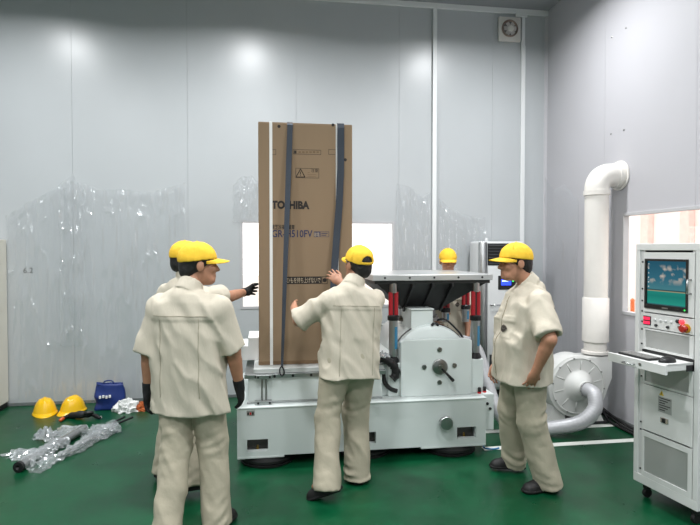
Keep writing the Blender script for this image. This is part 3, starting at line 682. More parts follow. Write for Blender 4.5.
# cables on the floor behind the rack, blue air tube
for k, (pts, lb) in enumerate((([(3.20, 5.4, .014), (3.30, 5.2, .03), (3.29, 5.0, .05), (3.34, 4.86, .03), (3.31, 4.62, .016), (3.34, 4.2, .016), (3.32, 3.9, .016)], 'black power cable on the floor beneath the white riser pipe'),
    ([(3.28, 5.5, .018), (3.36, 5.25, .03), (3.33, 5.02, .09), (3.37, 4.9, .04), (3.36, 4.6, .018), (3.37, 4.2, .018), (3.28, 3.8, .018)], 'thicker black cable on the floor behind the control rack'),
    ([(3.29, 5.3, .014), (3.32, 5.1, .10), (3.30, 4.92, .07), (3.28, 4.80, .02), (3.27, 4.5, .014), (3.28, 4.1, .014)], 'looped black cable on the floor close to the right wall'))):
    tag(MB().tube(pts, .012+.003*(k == 1), 10, smooth=8).build('power_cable', M_BLACK, None, tuple(pts[0][:2])+(0,), True), lb, 'cable', 'black cables beside the blower')
a = on_z(486, 452, .006); b = on_z(499, 448.5, .006)
tag(MB().tube([(BX1+.03, 4.40, .17), (BX1+.03, 4.38, .08), (BX1+.035, 4.36, .01), tuple(on_z(487, 448.5, .008)), tuple(on_z(494, 449, .008)), tuple(on_z(499, 448, .008))], .007, 8, smooth=6).build('air_tube', M_BTUBE, None, (BX1+.03, 4.35, 0), True),
    'thin blue air tube lying on the white floor line by the machine', 'tube')
# ------------------------------------------------------------------ control rack
ro = Vector((2.482, 3.365, 0)); rex = Vector((.139, -.990, 0)).normalized(); rn = Vector((rex.y, -rex.x, 0))
# local axes: x along the front (far -> near), y into the cabinet, z up ; front face at y=0
RM = Matrix(((rex.x, -rn.x, 0, ro.x), (rex.y, -rn.y, 0, ro.y), (0, 0, 1, 0), (0, 0, 0, 1)))
RW, RD, RZ0, RZ1 = .49, .60, .105, 1.722
rk = thing('control_rack', tuple(RM @ Vector((RW/2, RD/2, 0))), 'tall white control rack with a monitor and a pulled-out keyboard drawer', 'rack')
M_RACK = mat('white_rack_enamel', (218, 219, 217), .4, var=.012, vscale=5)
M_RACKG = mat('light_grey_panel', (205, 206, 205), .42)
def R_(): return MB(RM)
for a in (0, RW-.018): R_().box((a, .02, RZ0+.02), (a+.018, RD, RZ1-.02), .002).build('side_panel', M_RACK, rk)
R_().box((.018, RD-.015, RZ0+.02), (RW-.018, RD, RZ1-.02)).build('back_panel', M_RACK, rk)
R_().box((0, 0, RZ1-.045), (RW, RD, RZ1), .004, 2).build('top_cap', M_RACK, rk)
R_().box((0, 0, RZ0), (RW, RD, RZ0+.06), .004, 2).build('bottom_frame', M_RACK, rk)
for a, b in ((0, .034), (RW-.034, RW)):
    R_().box((a, 0, RZ0+.06), (b, .03, RZ1-.045), .002).build('upright', M_RACK, rk)
for a, b in ((.034, .07), (RW-.06, RW-.034)): R_().box((a, .01, RZ0+.06), (b, .02, RZ1-.045)).build('mounting_rail', M_RACKG, rk)
for z in (1.68, 1.60, 1.42, 1.34, 1.27, 1.20, 1.148, 1.05, .90, .83, .52, .47, .202):
    R_().lathe([(.006, 0), (.006, .004), (.003, .005)], (.052, .01, z), (0, -1, 0), 8).build('rack_screw', M_CAST, rk)
# monitor unit
holed(up_ := R_(), 'y', -.001, .012, .070, RW-.04, 1.27, 1.665, [(.085, .408, 1.298, 1.62)]); up_.build('monitor_panel', M_RACK, rk)
mo = R_().box((.083, .012, 1.296), (.410, .05, 1.622), .006, 2).build('monitor', M_BLACKP, rk)
bez = R_(); holed(bez, 'y', -.008, .013, .083, .410, 1.296, 1.622, [(.097, .396, 1.325, 1.608)]); bez.build('bezel', M_BLACKP, mo)
def screen_mat():
    m = bpy.data.materials.new('beach_wallpaper'); m.use_nodes = True; nt = m.node_tree; nt.nodes.clear(); L = nt.links.new
    o = nt.nodes.new('ShaderNodeOutputMaterial'); e = nt.nodes.new('ShaderNodeEmission'); tc = nt.nodes.new('ShaderNodeTexCoord')
    sx = nt.nodes.new('ShaderNodeSeparateXYZ'); L(tc.outputs['Generated'], sx.inputs[0])
    rp = nt.nodes.new('ShaderNodeValToRGB'); el = rp.color_ramp.elements
    el[0].position = 0; el[0].color = lin((52, 168, 150)); el[1].position = 1; el[1].color = lin((44, 96, 118))
    for p, c in ((.2, (38, 140, 128)), (.30, (44, 150, 138)), (.315, (190, 178, 140)), (.335, (20, 60, 70)), (.36, (80, 140, 150)), (.6, (60, 118, 138))):
        x = el.new(p); x.color = lin(c)
    L(sx.outputs['Z'], rp.inputs[0])
    n = nt.nodes.new('ShaderNodeTexNoise'); n.inputs['Scale'].default_value = 3.6; n.inputs['Detail'].default_value = 7
    mp = nt.nodes.new('ShaderNodeMapping'); mp.inputs['Location'].default_value = (.3, .2, .35); mp.inputs['Scale'].default_value = (1, 1, 1.5)
    L(tc.outputs['Generated'], mp.inputs[0]); L(mp.outputs[0], n.inputs['Vector'])
    r2 = nt.nodes.new('ShaderNodeValToRGB'); r2.color_ramp.elements[0].position = .5; r2.color_ramp.elements[1].position = .62; L(n.outputs['Fac'], r2.inputs[0])
    band = nt.nodes.new('ShaderNodeValToRGB'); be = band.color_ramp.elements; be[0].position = .45; be[0].color = (0, 0, 0, 1); be[1].position = .62; be[1].color = (1, 1, 1, 1)
    x = be.new(.82); x.color = (1, 1, 1, 1); x = be.new(.93); x.color = (0, 0, 0, 1); L(sx.outputs['Z'], band.inputs[0])
    mu = nt.nodes.new('ShaderNodeMath'); mu.operation = 'MULTIPLY'; L(r2.outputs[0], mu.inputs[0]); L(band.outputs[0], mu.inputs[1])
    mx = nt.nodes.new('ShaderNodeMixRGB'); mx.inputs[2].default_value = lin((206, 196, 184)); L(mu.outputs[0], mx.inputs[0]); L(rp.outputs[0], mx.inputs[1])
    L(mx.outputs[0], e.inputs[0]); e.inputs[1].default_value = 1.15; L(e.outputs[0], o.inputs[0]); return m
sm = screen_mat()
me_s = R_(); me_s.box((.097, .0045, 1.325), (.396, .008, 1.608)); so = me_s.build('screen', sm, mo)
for k in range(6):
    z = 1.585-k*.03; R_().box((.103, .003, z), (.109, .0046, z+.008)).build('desktop_icon', M_BAND, so)
R_().box((.097, .003, 1.325), (.396, .0046, 1.331)).build('taskbar', mat('taskbar_teal', (30, 90, 96), .4, emit=.3), so)
R_().box((.225, -.009, 1.305), (.27, -.0078, 1.312)).build('badge', M_ALU, mo)
R_().lathe([(.005, 0), (.005, .002)], (.392, -.008, 1.31), (0, -1, 0), 10).build('power_led', M_LEDG, mo)
R_().tube([(.428, 0, 1.50), (.428, -.03, 1.50), (.428, -.03, 1.415), (.428, 0, 1.415)], .006, 8).build('pull_handle', M_ALU, rk, smooth=True)
# switch panel
R_().box((.070, 0, 1.165), (RW-.04, .012, 1.262), .002).build('switch_panel', M_RACK, rk)
M_LEDR = mat('red_led_digits', (235, 40, 80), .3, emit=1.2)
dd = R_().box((.074, -.006, 1.183), (.134, .001, 1.243), .002).build('meter', M_BLACKP, rk)
for z in (1.217, 1.189):
    R_().box((.078, -.0075, z), (.130, -.005, z+.020)).build('digit_display', M_LEDR, dd)
for k in range(4): R_().lathe([(.008, 0), (.008, .008), (.005, .01)], (.17+.04*k, 0, 1.225), (0, -1, 0), 12).build('indicator', M_RACKG, rk, smooth='auto')
for x in (.178, .268): R_().lathe([(.009, 0), (.009, .01), (.005, .016)], (x, 0, 1.19), (0, -1, 0), 12).build('socket', M_CAST, rk, smooth='auto')
R_().lathe([(.012, 0), (.012, .012), (.008, .016)], (.342, 0, 1.236), (0, -1, 0), 14).build('push_button', M_CAST, rk, smooth='auto')
R_().lathe([(.015, 0), (.015, .014), (.01, .018)], (.372, 0, 1.236), (0, -1, 0), 16).build('lit_button', mat('lit_red', (255, 70, 80), .3, emit=1.3), rk, smooth='auto')
es = R_().lathe([(.028, 0), (.028, .004)], (.402, 0, 1.20), (0, -1, 0), 24).build('emergency_stop', mat('yellow_ring', (200, 150, 40), .4), rk, smooth='auto')
R_().lathe([(.014, 0), (.014, .018), (.024, .02), (.026, .03), (.02, .04), (0, .042)], (.402, -.004, 1.20), (0, -1, 0), 24).build('mushroom_head', mat('estop_red', (165, 40, 30), .35), es, smooth='auto')
R_().lathe([(.011, 0), (.011, .012), (.007, .014)], (.355, 0, 1.203), (0, -1, 0), 14).build('key_switch', M_ALU, rk, smooth='auto')
# perforated vent panels
def mesh_mat():
    m = mat('perforated_metal', (170, 172, 170), .45, .3)
    nt = m.node_tree; b = nt.nodes['Principled BSDF']; tc = [n for n in nt.nodes if n.type == 'TEX_COORD'][0]; L = nt.links.new
    sp = nt.nodes.new('ShaderNodeSeparateXYZ'); L(tc.outputs['Object'], sp.inputs[0]); out = []
    for ch in ('Y', 'Z'):
        a = nt.nodes.new('ShaderNodeMath'); a.operation = 'MULTIPLY'; a.inputs[1].default_value = 2*math.pi/.009; L(sp.outputs[ch], a.inputs[0])
        s_ = nt.nodes.new('ShaderNodeMath'); s_.operation = 'SINE'; L(a.outputs[0], s_.inputs[0]); out.append(s_)
    mu = nt.nodes.new('ShaderNodeMath'); mu.operation = 'MULTIPLY'; L(out[0].outputs[0], mu.inputs[0]); L(out[1].outputs[0], mu.inputs[1])
    gt = nt.nodes.new('ShaderNodeMath'); gt.operation = 'GREATER_THAN'; gt.inputs[1].default_value = .2; L(mu.outputs[0], gt.inputs[0])
    mx = nt.nodes.new('ShaderNodeMixRGB'); mx.inputs[1].default_value = lin((192, 194, 192)); mx.inputs[2].default_value = lin((136, 138, 136)); L(gt.outputs[0], mx.inputs[0]); L(mx.outputs[0], b.inputs['Base Color'])
    return m
M_PERF = mesh_mat()
for (z0, z1, h0, h1) in ((1.02, 1.16, 1.034, 1.15), (.79, .945, .805, .935), (.165, .47, .198, .435)):
    pn = R_(); holed(pn, 'y', 0, .012, .070, RW-.04, z0, z1, [(.086, .421, h0, h1)]); v = pn.build('vent_panel', M_RACK, rk)
    R_().box((.084, .006, h0-.002), (.423, .011, h1+.002)).build('perforated_sheet', M_PERF, v)
# keyboard drawer, pulled out 0.25
R_().box((.060, .004, .945), (RW-.036, .02, 1.015)).build('drawer_slot', M_BLACKP, rk)
dr = R_().box((.072, -.235, .985), (RW-.045, .25, .998), .002).build('drawer', M_RACK, rk)
R_().box((.03, -.25, .945), (RW-.005, -.232, 1.002), .003, 2).build('drawer_front', M_RACK, dr)
for x in (.072, RW-.053): R_().box((x, -.232, .955), (x+.008, .2, 1.0), .001).build('drawer_side', M_RACK, dr)
R_().box((RW-.046, -.05, .948), (RW-.040, .02, .985)).build('slide_rail', M_BLACKP, dr)
R_().tube([(.175, -.25, .965), (.175, -.272, .965), (.255, -.272, .965), (.255, -.25, .965)], .005, 8).build('drawer_handle', M_ALU, dr, smooth=True)
R_().lathe([(.009, 0), (.009, .006), (.004, .008)], (.30, -.25, .975), (0, -1, 0), 12).build('drawer_lock', M_STEEL, dr, smooth='auto')
M_KEY = mat('grey_key', (128, 128, 126), .5)
kb = thing('keyboard', tuple(RM @ Vector((.2, -.15, .998))), 'flat grey-keyed keyboard on the pulled-out drawer of the control rack', 'keyboard')
R_().box((.082, -.215, .9985), (.33, -.11, 1.010), .003, 2).build('case', M_BLACKP, kb)
for r_ in range(4):
    for c_ in range(11):
        R_().box((.088+c_*.0217, -.208+r_*.024, 1.010), (.088+c_*.0217+.018, -.208+r_*.024+.019, 1.0145)).build('key', M_KEY, kb)
ms = thing('computer_mouse', tuple(RM @ Vector((.375, -.12, .998))), 'black computer mouse on the pulled-out drawer of the control rack', 'mouse')
def mf(u, v):
    a = u*2*math.pi; b = v*math.pi/2; return (.385+.034*math.cos(a)*math.cos(b), -.13+.06*math.sin(a)*math.cos(b), .9985+.036*math.sin(b)**.8)
R_().grid(mf, 20, 8).build('shell', M_BLACKP, ms, smooth=True)
R_().lathe([(.008, -.004), (.008, .004)], (.385, -.165, 1.024), (1, 0, 0), 10).build('scroll_wheel', M_LOUV, ms)
# lower door with warning labels and latch
R_().box((.070, -.001, .48), (RW-.04, .012, .785), .002).build('lower_panel', M_RACK, rk)
wl = R_().box((.20, -.0022, .635), (.303, -.0008, .735)).build('notice_label', mat('label_grey', (168, 170, 168), .5), rk)
for k in range(6): R_().box((.21, -.0028, .722-.015*k), (.294-.02*(k % 3), -.002, .728-.015*k)).build('notice_line', M_INKK, wl)
tr = R_().prism([(.208, .742), (.244, .742), (.226, .774)], 'y', -.0022, -.0008).build('warning_sign', mat('warning_yellow', (222, 190, 70), .5), rk)
R_().box((.2245, -.0028, .752), (.2275, -.002, .764)).box((.2245, -.0028, .747), (.2275, -.002, .75)).build('warning_mark', M_INKK, tr)
lt = R_().box((.222, -.008, .57), (.283, 0, .605), .003, 2).build('latch', M_CHROME, rk)
R_().box((.235, -.012, .572), (.262, -.007, .60), .002).build('latch_lever', M_CAST, lt)
for x in (.06, RW-.06):
    for y in (.06, RD-.06):
        cs = R_().box((x-.018, y-.02, .06), (x+.018, y+.02, RZ0), .003).build('caster', M_CAST, rk)
        R_().lathe([(.012, -.012), (.03, -.012), (.032, 0), (.03, .012), (.012, .012)], (x, y, .032), (1, 0, 0), 20).build('wheel', M_BLACK, cs, smooth='auto')

# ------------------------------------------------------------------ things on the floor at left
M_HAT = mat('yellow_helmet_plastic', (236, 186, 20), .28)
def hard_hat(px, py, yaw, label):
    p = on_z(px, py, 0); M = Matrix.Translation(p) @ Matrix.Rotation(yaw, 4, 'Z')
    t = thing('hard_hat', tuple(p), label, 'hard hat', 'yellow hard hats on the floor by the wall')
    def sh(u, v):
        a = u*2*math.pi; b = v*math.pi/2; rx, ry, rz = .100, .122, .138
        flare = 1+.10*(1-v)**6
        cb = math.cos(b)**.8; x, y = rx*math.cos(a)*cb*flare, ry*math.sin(a)*cb*flare
        z = .022+rz*math.sin(b)
        rid = max(0, 1-abs(abs(x)-.0)/.022)*.010*(1 if b > .15 else 0)+max(0, 1-abs(abs(x)-.05)/.014)*.006
        return M @ Vector((x, y, z+rid*math.sin(b)))
    mb = MB(); mb.grid(sh, 48, 16); bmesh.ops.remove_doubles(mb.bm, verts=list(mb.bm.verts), dist=.0008); mb.build('shell', M_HAT, t, smooth=True)
    def brim(u, v):
        a = u*2*math.pi; r = 1.0+(.12+.30*max(0, -math.sin(a))**3)*v
        return M @ Vector((.105*math.cos(a)*(1+.1*v), .128*math.sin(a)*r, .026-.018*v-.012*v*max(0, -math.sin(a))))
    MB().grid(brim, 40, 4, .004).build('brim', M_HAT, t, smooth=True)
    MB().tube([M @ Vector((.095*math.cos(a), .115*math.sin(a), .02)) for a in [k*2*math.pi/24 for k in range(25)]], .008, 6, caps=False).build('headband', M_BLACKP, t, smooth=True)
    return t
hard_hat(45, 413.5, .35, 'yellow hard hat on the floor, the left one of the two')
hard_hat(73, 411.5, -.5, 'yellow hard hat on the floor, the one nearer the blue bag')
# blue shopping bag
a, b = on_z(93, 411.5), on_z(122, 411)
bag = thing('tote_bag', ((a[0]+b[0])/2, (a[1]+b[1])/2+.06, 0), 'blue shopping bag with white lettering leaning on the back wall', 'bag')
M_BAG = mat('blue_woven_plastic', (20, 44, 108), .5, var=.12, vscale=20, bump=.2, bscale=40)
bw = b[0]-a[0]
def bagf(u, v):
    ang = u*2*math.pi; c, s_ = math.cos(ang), math.sin(ang); c = math.copysign(abs(c)**.45, c); s_ = math.copysign(abs(s_)**.6, s_)
    n = .018*vn(u*9, v*4, 0, 3)
    return (a[0]+bw/2+c*bw*.5*(1-.05*v)+n, a[1]+.08+s_*(.075-.035*v)+n, .002+v*(.27+.025*vn(u*4, 2, 0, 6)))
mb = MB(); mb.grid(bagf, 40, 12, .002)
mb.build('bag_body', M_BAG, bag, smooth=True)
MB().grid(lambda u, v: (a[0]+.012+u*(bw-.024), a[1]+.02+v*.12, .004), 2, 2, .002).build('bag_bottom', M_BAG, bag)
MB().grid(lambda u, v: (a[0]+.03+u*(bw-.06), a[1]+.045+v*.07, .235+.03*vn(u*6, v*5, 0, 9)+.02), 8, 6, .004).build('contents', M_BAG, bag, smooth=True)
MB().tube([(a[0]+bw*.3, a[1]+.05, .25), (a[0]+bw*.36, a[1]+.04, .30), (a[0]+bw*.6, a[1]+.04, .305), (a[0]+bw*.72, a[1]+.05, .25)], .007, 6, smooth=6).build('bag_handle', M_BAG, bag, smooth=True)
text('SHOP', .06, Matrix.Translation((a[0]+.055, a[1]-.006, .135)) @ FR, M_BAND, bag, 'lettering', .0015, .12) if False else None
for k in range(4):
    MB().box((a[0]+.06+k*.032, a[1]-.0045+.0, .13+.006*(k % 2)), (a[0]+.08+k*.032, a[1]+.012, .158+.006*(k % 2)), .002).build('printed_mark', M_BAND, bag)
# white crumpled packing beside it
M_PAP = mat('white_packing', (225, 226, 224), .6, var=.05)
def heap(name, c, sx, sy_, sz, seed, m, label, cat, n=22):
    c = np.array(c)
    def fn(u, v):
        A = u*2*math.pi; B = v*math.pi/2
        k = 1+.35*vn(3*math.cos(A)*math.cos(B)+4, 3*math.sin(A)*math.cos(B)+4, 3*math.sin(B), seed)+.2*vn(8*math.cos(A)*math.cos(B)+4, 8*math.sin(A)*math.cos(B)+4, 8*math.sin(B), seed+1)
        return (c[0]+sx*math.cos(A)*math.cos(B)*k, c[1]+sy_*math.sin(A)*math.cos(B)*k, c[2]+.001+sz*math.sin(B)*k)
    mb = MB(); mb.grid(fn, n*2, n); bmesh.ops.remove_doubles(mb.bm, verts=list(mb.bm.verts), dist=.0005)
    return tag(mb.build(name, m, None, tuple(c)), label, cat)
q = on_z(126, 411.5); heap('crumpled_packing', (q[0], q[1], 0), .12, .075, .115, 5, M_PAP, 'crumpled white packing sheet on the floor beside the blue bag', 'packing')
q = on_z(142, 411); heap('glove_bundle', (q[0], q[1]+.02, 0), .075, .05, .075, 12, mat('orange_brown_cloth', (170, 88, 40), .7, var=.3, vscale=30), 'small orange-brown bundle on the floor right of the white packing', 'bundle', 14)
# black cordless tool / harness
q0, q1 = on_z(60, 419), on_z(100, 416)
t = thing('tool_belt', tuple(q0), 'black tool belt with an orange tip in front of the hard hats', 'tool belt')
pts = [on_z(62, 419, .015), on_z(69, 416, .02), on_z(77, 415, .04), on_z(86, 414.5, .05), on_z(93, 415, .035), on_z(100, 418, .02)]
MB().tube(pts, .03, 10, smooth=6, rfun=lambda t: .55+.7*math.sin(math.pi*min(1, t*1.1))**2+.12*math.sin(t*30)).build('belt', M_BLACK, t, smooth=True)
MB().tube([on_z(60, 420.5, .018), on_z(63, 418.5, .02)], .018, 10, rfun=lambda t: .8+.3*t).build('orange_tip', mat('orange_plastic', (205, 90, 40), .4), t, smooth=True)
MB().tube([on_z(84, 414.5, .05), on_z(87, 413, .075), on_z(93, 412.5, .07)], .018, 8, smooth=4).build('pouch_strap', M_BLACKP, t, smooth=True)
MB().lathe([(.016, 0), (.016, .012), (.01, .014)], tuple(on_z(100.5, 417.5, .018)), (.3, -1, .3), 14).build('buckle', M_CHROME, t, smooth='auto')
# tubes wrapped in plastic film
M_TUBE = mat('grey_metal_tube', (150, 152, 152), .35, .7)
M_WRAP2 = film_mat('loose_clear_film', .58, .15, white=.55)
def wrap_roll(A, B, r, seed, label, t, name='film_wrap', seg=18, n=60):
    A, B = Vector(A), Vector(B); d = (B-A); u = Vector((-d.y, d.x, 0)).normalized()
    def fn(a, b):
        p = A+d*a; th = b*2*math.pi; rr = r*(.85+1.0*abs(vn(a*30, math.cos(th)*2.6+3, math.sin(th)*2.6+3, seed))+.55*vn(a*60, math.cos(th)*4+3, math.sin(th)*4+3, seed+2)*.5+.35*vn(a*7, 3, 0, seed))
        q = p+u*math.cos(th)*rr*1.25; return (q.x+.02*vn(a*9, 1, 0, seed+4), q.y, max(.003, p.z+math.sin(th)*rr))
    mb = MB(); mb.grid(fn, n, seg); bmesh.ops.remove_doubles(mb.bm, verts=list(mb.bm.verts), dist=.0004)
    return mb.build(name, M_WRAP2, t)
A, B = on_z(20.5, 466, .04), on_z(84, 428.5, .04)
t = thing('wrapped_tube', tuple((A+B)/2*np.array((1, 1, 0))), 'long grey metal tube half wrapped in clear plastic on the floor', 'tube')
MB().tube([A, B], .036, 20).build('tube', M_TUBE, t, smooth='auto')
MB().lathe([(.037, 0), (.041, .003), (.041, .03), (.02, .032), (.0, .01)], tuple(A), tuple(A-B), 16).build('end_cap', M_BLACK, t, smooth='auto')
wrap_roll(A*.95+B*.05, A*.35+B*.65, .037, 3, '', t)
A, B = on_z(37, 469, .03), on_z(115, 427, .03)
t = thing('wrapped_rods', tuple((A+B)/2*np.array((1, 1, 0))), 'pair of black rods sticking out of loosely bunched clear plastic', 'rods')
for k, (p, q) in enumerate((((100, 431), (132.5, 417.3)), ((96, 431), (124.5, 417)))):
    MB().cyl(on_z(*p, .03), on_z(*q, .03), .011, seg=10).build('rod', M_BLACKP, t, smooth='auto')
MB().cyl(on_z(60, 455, .03), on_z(112, 428, .03), .022, seg=12).build('core_tube', M_TUBE, t, smooth='auto')
wrap_roll(A, B, .035, 9, '', t)
wrap_roll(on_z(86, 437, .04), on_z(113, 427, .04), .05, 21, '', t, n=40)
for (px, py, sx, sy_, sz, sd, lb) in ((45, 439, .10, .10, .13, 31, 'crumpled ball of clear plastic behind the wrapped tube'), (28, 455, .17, .10, .06, 33, 'flat loose sheet of clear plastic at the far left of the floor'), (70, 432, .13, .12, .06, 35, 'rumpled clear plastic between the plastic ball and the wrapped rods')):
    q = on_z(px, py)
    crumple('plastic_wrap', (q[0], q[1], .002), sx, sy_, sz, sd, 18, M_WRAP2, lb, 'plastic wrap', 'loose clear plastic on the floor')

# ------------------------------------------------------------------ clear film hanging on the walls
M_FILM = film_mat('hanging_clear_film', .80, .16, white=.5)
def hang(top, bottom, seed, label, plane='b', nu=60, nv=70, amp=.035, folds=9., m=None):
    """top: list of pixel points of the upper edge; bottom: pixel row of the lower edge"""
    conv = (lambda x, y: on_y(x, y, YB)) if plane == 'b' else (lambda x, y: on_x(x, y, XR))
    xs = [p[0] for p in top]; ys = [p[1] for p in top]; x0, x1 = xs[0], xs[-1]
    def fn(u, v):
        px = x0+(x1-x0)*u; yt = float(np.interp(px, xs, ys)); py = yt+(bottom-yt)*v
        p = conv(px, py); w = .5+.5*vn(u*folds, v*1.4, 0, seed)
        cr = 1-abs(vn(u*folds*2.6, v*5, 3, seed+1)); fine = vn(u*nu*.4, v*nv*.22, 7, seed+2)
        off = .015+amp*w*w*(.35+.65*min(1, v*3))+amp*.5*cr**4+.005*fine+amp*.5*math.exp(-v*18)*abs(vn(u*25, v*30, 2, seed+3))
        if plane == 'b': return (p[0]+.01*vn(u*11, v*9, 4, seed), YB-off, max(p[2], .012))
        return (XR-off, p[1]+.01*vn(u*11, v*9, 4, seed), max(p[2], .012))
    o = MB().grid(fn, nu, nv).build('plastic_film', m or M_FILM, None, None)
    c = sum((Vector(v.co) for v in o.data.vertices), Vector())/len(o.data.vertices)
    o.data.transform(Matrix.Translation(-c)); o.location = c
    return tag(o, label, 'plastic film', 'clear protective film hanging on the walls')
hang([(8, 216), (30, 202), (55, 190), (73, 174), (76, 181), (100, 190), (128, 190), (150, 193), (186, 183)], 409, 40, 'wide sheet of clear plastic film hanging on the left of the back wall', nu=110, nv=90, folds=13, amp=.045)
hang([(62, 186), (70, 182), (78, 182), (88, 192)], 345, 44, 'narrow gathered strip of clear plastic film over the wide sheet', nu=20, nv=60, folds=4, amp=.06).location.y -= .045
hang([(233, 186), (242, 177), (252, 176), (262, 186)], 222, 50, 'small scrap of clear film above the window beside the carton', nu=30, nv=24, folds=4)
hang([(396, 184), (410, 187), (421, 197), (430, 193)], 330, 55, 'clear film strip on the back wall just left of the trunking', nu=40, nv=60, folds=5)
hang([(438, 198), (448, 207), (462, 214), (478, 218), (484, 217)], 345, 60, 'clear film on the back wall between the trunking and the air conditioner', nu=40, nv=60, folds=5)
hang([(546, 176), (556, 190), (566, 184), (580, 200)], 380, 65, 'clear film hanging in the corner on the right wall', 'r', nu=40, nv=60, folds=5, amp=.02)
# ------------------------------------------------------------------ people: signed-distance bodies meshed with surface nets
def V3(*a): return np.array(a, float)
def unit(v): return v/np.linalg.norm(v)
def rcone(p, a, b, ra, rb):
    ba = b-a; h = np.clip(((p-a)@ba)/(ba@ba), 0, 1); return np.linalg.norm(p-a-h[:, None]*ba, axis=1)-(ra+(rb-ra)*h)
def ellip(p, c, R, rad):
    q = ((p-c)@R.T)/rad; k0 = np.linalg.norm(q, axis=1); k1 = np.linalg.norm(q/rad, axis=1)+1e-9; return k0*(k0-1)/k1
def smin(a, b, k):
    h = np.clip(.5+.5*(b-a)/k, 0, 1); return b+(a-b)*h-k*h*(1-h)
def smax(a, b, k): return -smin(-a, -b, k)
def net(f, lo, hi, vox):
    """dual contouring (surface nets) of f inside the box lo..hi, evaluated only near the surface"""
    lo = np.array(lo); hi = np.array(hi); B = 6
    nb = np.maximum(1, np.ceil((hi-lo)/(vox*B)).astype(int)); n = nb*B+1
    cg = np.stack(np.meshgrid(*[lo[k]+(np.arange(nb[k])+.5)*vox*B for k in range(3)], indexing='ij'), -1).reshape(-1, 3)
    cd = f(cg); act = np.abs(cd) < vox*B*1.5+.02
    D = np.full(n, 1., np.float32)
    sgn = np.where(cd < 0, -1., 1.).reshape(nb); D[:-1, :-1, :-1] = np.repeat(np.repeat(np.repeat(sgn, B, 0), B, 1), B, 2)
    ids = np.argwhere(act.reshape(nb)); off = np.stack(np.meshgrid(*[np.arange(B+1)]*3, indexing='ij'), -1).reshape(-1, 3)
    I = (ids[:, None]*B+off[None]).reshape(-1, 3)
    key = (I[:, 0]*n[1]+I[:, 1])*n[2]+I[:, 2]; key = np.unique(key)
    I = np.stack([key//(n[1]*n[2]), key//n[2] % n[1], key % n[2]], 1)
    out = np.empty(len(I)); P = lo+I*vox
    for s in range(0, len(P), 400000): out[s:s+400000] = f(P[s:s+400000])
    D[I[:, 0], I[:, 1], I[:, 2]] = out
    D[0] = D[-1] = 1; D[:, 0] = D[:, -1] = 1; D[:, :, 0] = D[:, :, -1] = 1
    s = D < 0; c = np.zeros(tuple(n-1), np.int8)
    for dx in (0, 1):
        for dy in (0, 1):
            for dz in (0, 1): c += s[dx:n[0]-1+dx, dy:n[1]-1+dy, dz:n[2]-1+dz]
    cells = np.argwhere((c > 0) & (c < 8)); idx = np.full(tuple(n-1), -1, np.int32); idx[tuple(cells.T)] = np.arange(len(cells))
    acc = np.zeros((len(cells), 3)); cnt = np.zeros(len(cells))
    cor = [(0,0,0),(1,0,0),(0,1,0),(1,1,0),(0,0,1),(1,0,1),(0,1,1),(1,1,1)]
    for a in range(8):
        for b in range(a+1, 8):
            ca, cb = np.array(cor[a]), np.array(cor[b])
            if np.abs(ca-cb).sum() != 1: continue
            da = D[tuple((cells+ca).T)]; db = D[tuple((cells+cb).T)]; m = (da < 0) != (db < 0)
            t = (da[m]/(da[m]-db[m]))[:, None]; acc[m] += ca+(cb-ca)*t; cnt[m] += 1
    verts = lo+(cells+acc/cnt[:, None])*vox; quads = []
    for ax in range(3):
        o1, o2 = [(1, 2), (2, 0), (0, 1)][ax]; sl = [slice(None)]*3; sl2 = [slice(None)]*3
        sl[ax] = slice(0, -1); sl2[ax] = slice(1, None)
        ch = s[tuple(sl)] != s[tuple(sl2)]; e = np.argwhere(ch)
        e = e[(e[:, o1] > 0) & (e[:, o2] > 0) & (e[:, o1] < n[o1]-1) & (e[:, o2] < n[o2]-1)]
        d1 = np.zeros(3, int); d1[o1] = 1; d2 = np.zeros(3, int); d2[o2] = 1
        q = np.stack([idx[tuple(x.T)] for x in (e-d1-d2, e-d2, e, e-d1)], 1)
        fl = ~s[tuple(e.T)]; q[fl] = q[fl][:, ::-1]; quads.append(q)
    quads = np.concatenate(quads); quads = quads[(quads >= 0).all(1)]
    return verts, quads
def net_obj(name, f, lo, hi, vox, m, parent, relax=1):
    v, q = net(f, lo, hi, vox)
    for _ in range(relax):        # light smoothing of grid ripple
        a = np.zeros_like(v); c = np.zeros(len(v))
        for k in range(4):
            i, j = q[:, k], q[:, (k+1) % 4]
            c += np.bincount(i, minlength=len(v))+np.bincount(j, minlength=len(v))
            for x_ in range(3): a[:, x_] += np.bincount(i, v[j, x_], len(v))+np.bincount(j, v[i, x_], len(v))
        v = v*.5+.5*a/np.maximum(c, 1)[:, None]
    me = bpy.data.meshes.new(name); nv, nq = len(v), len(q)
    me.vertices.add(nv); me.vertices.foreach_set('co', v.astype(np.float32).ravel())
    me.loops.add(nq*4); me.loops.foreach_set('vertex_index', q.astype(np.int32).ravel())
    me.polygons.add(nq); me.polygons.foreach_set('loop_start', np.arange(0, nq*4, 4, dtype=np.int32)); me.polygons.foreach_set('use_smooth', np.ones(nq, bool))
    me.update(); me.validate()
    return place(name, me, m, parent)
def near(p, c, rad, fn):
    """evaluate fn only near c"""
    d = np.linalg.norm(p-c, axis=1)-rad*.6; m = d < rad*.6+.03
    if m.any(): d[m] = fn(p[m])
    return d
def ik(a, c, l1, l2, pole):
    d = c-a; L = np.linalg.norm(d); L2 = min(L, (l1+l2)*.995); u = d/L; c = a+u*L2 if L > L2 else c; L = L2
    x = (l1*l1-l2*l2+L*L)/(2*L); h = math.sqrt(max(l1*l1-x*x, 0)); w = pole-u*(pole@u); w = unit(w); return a+u*x+w*h, c

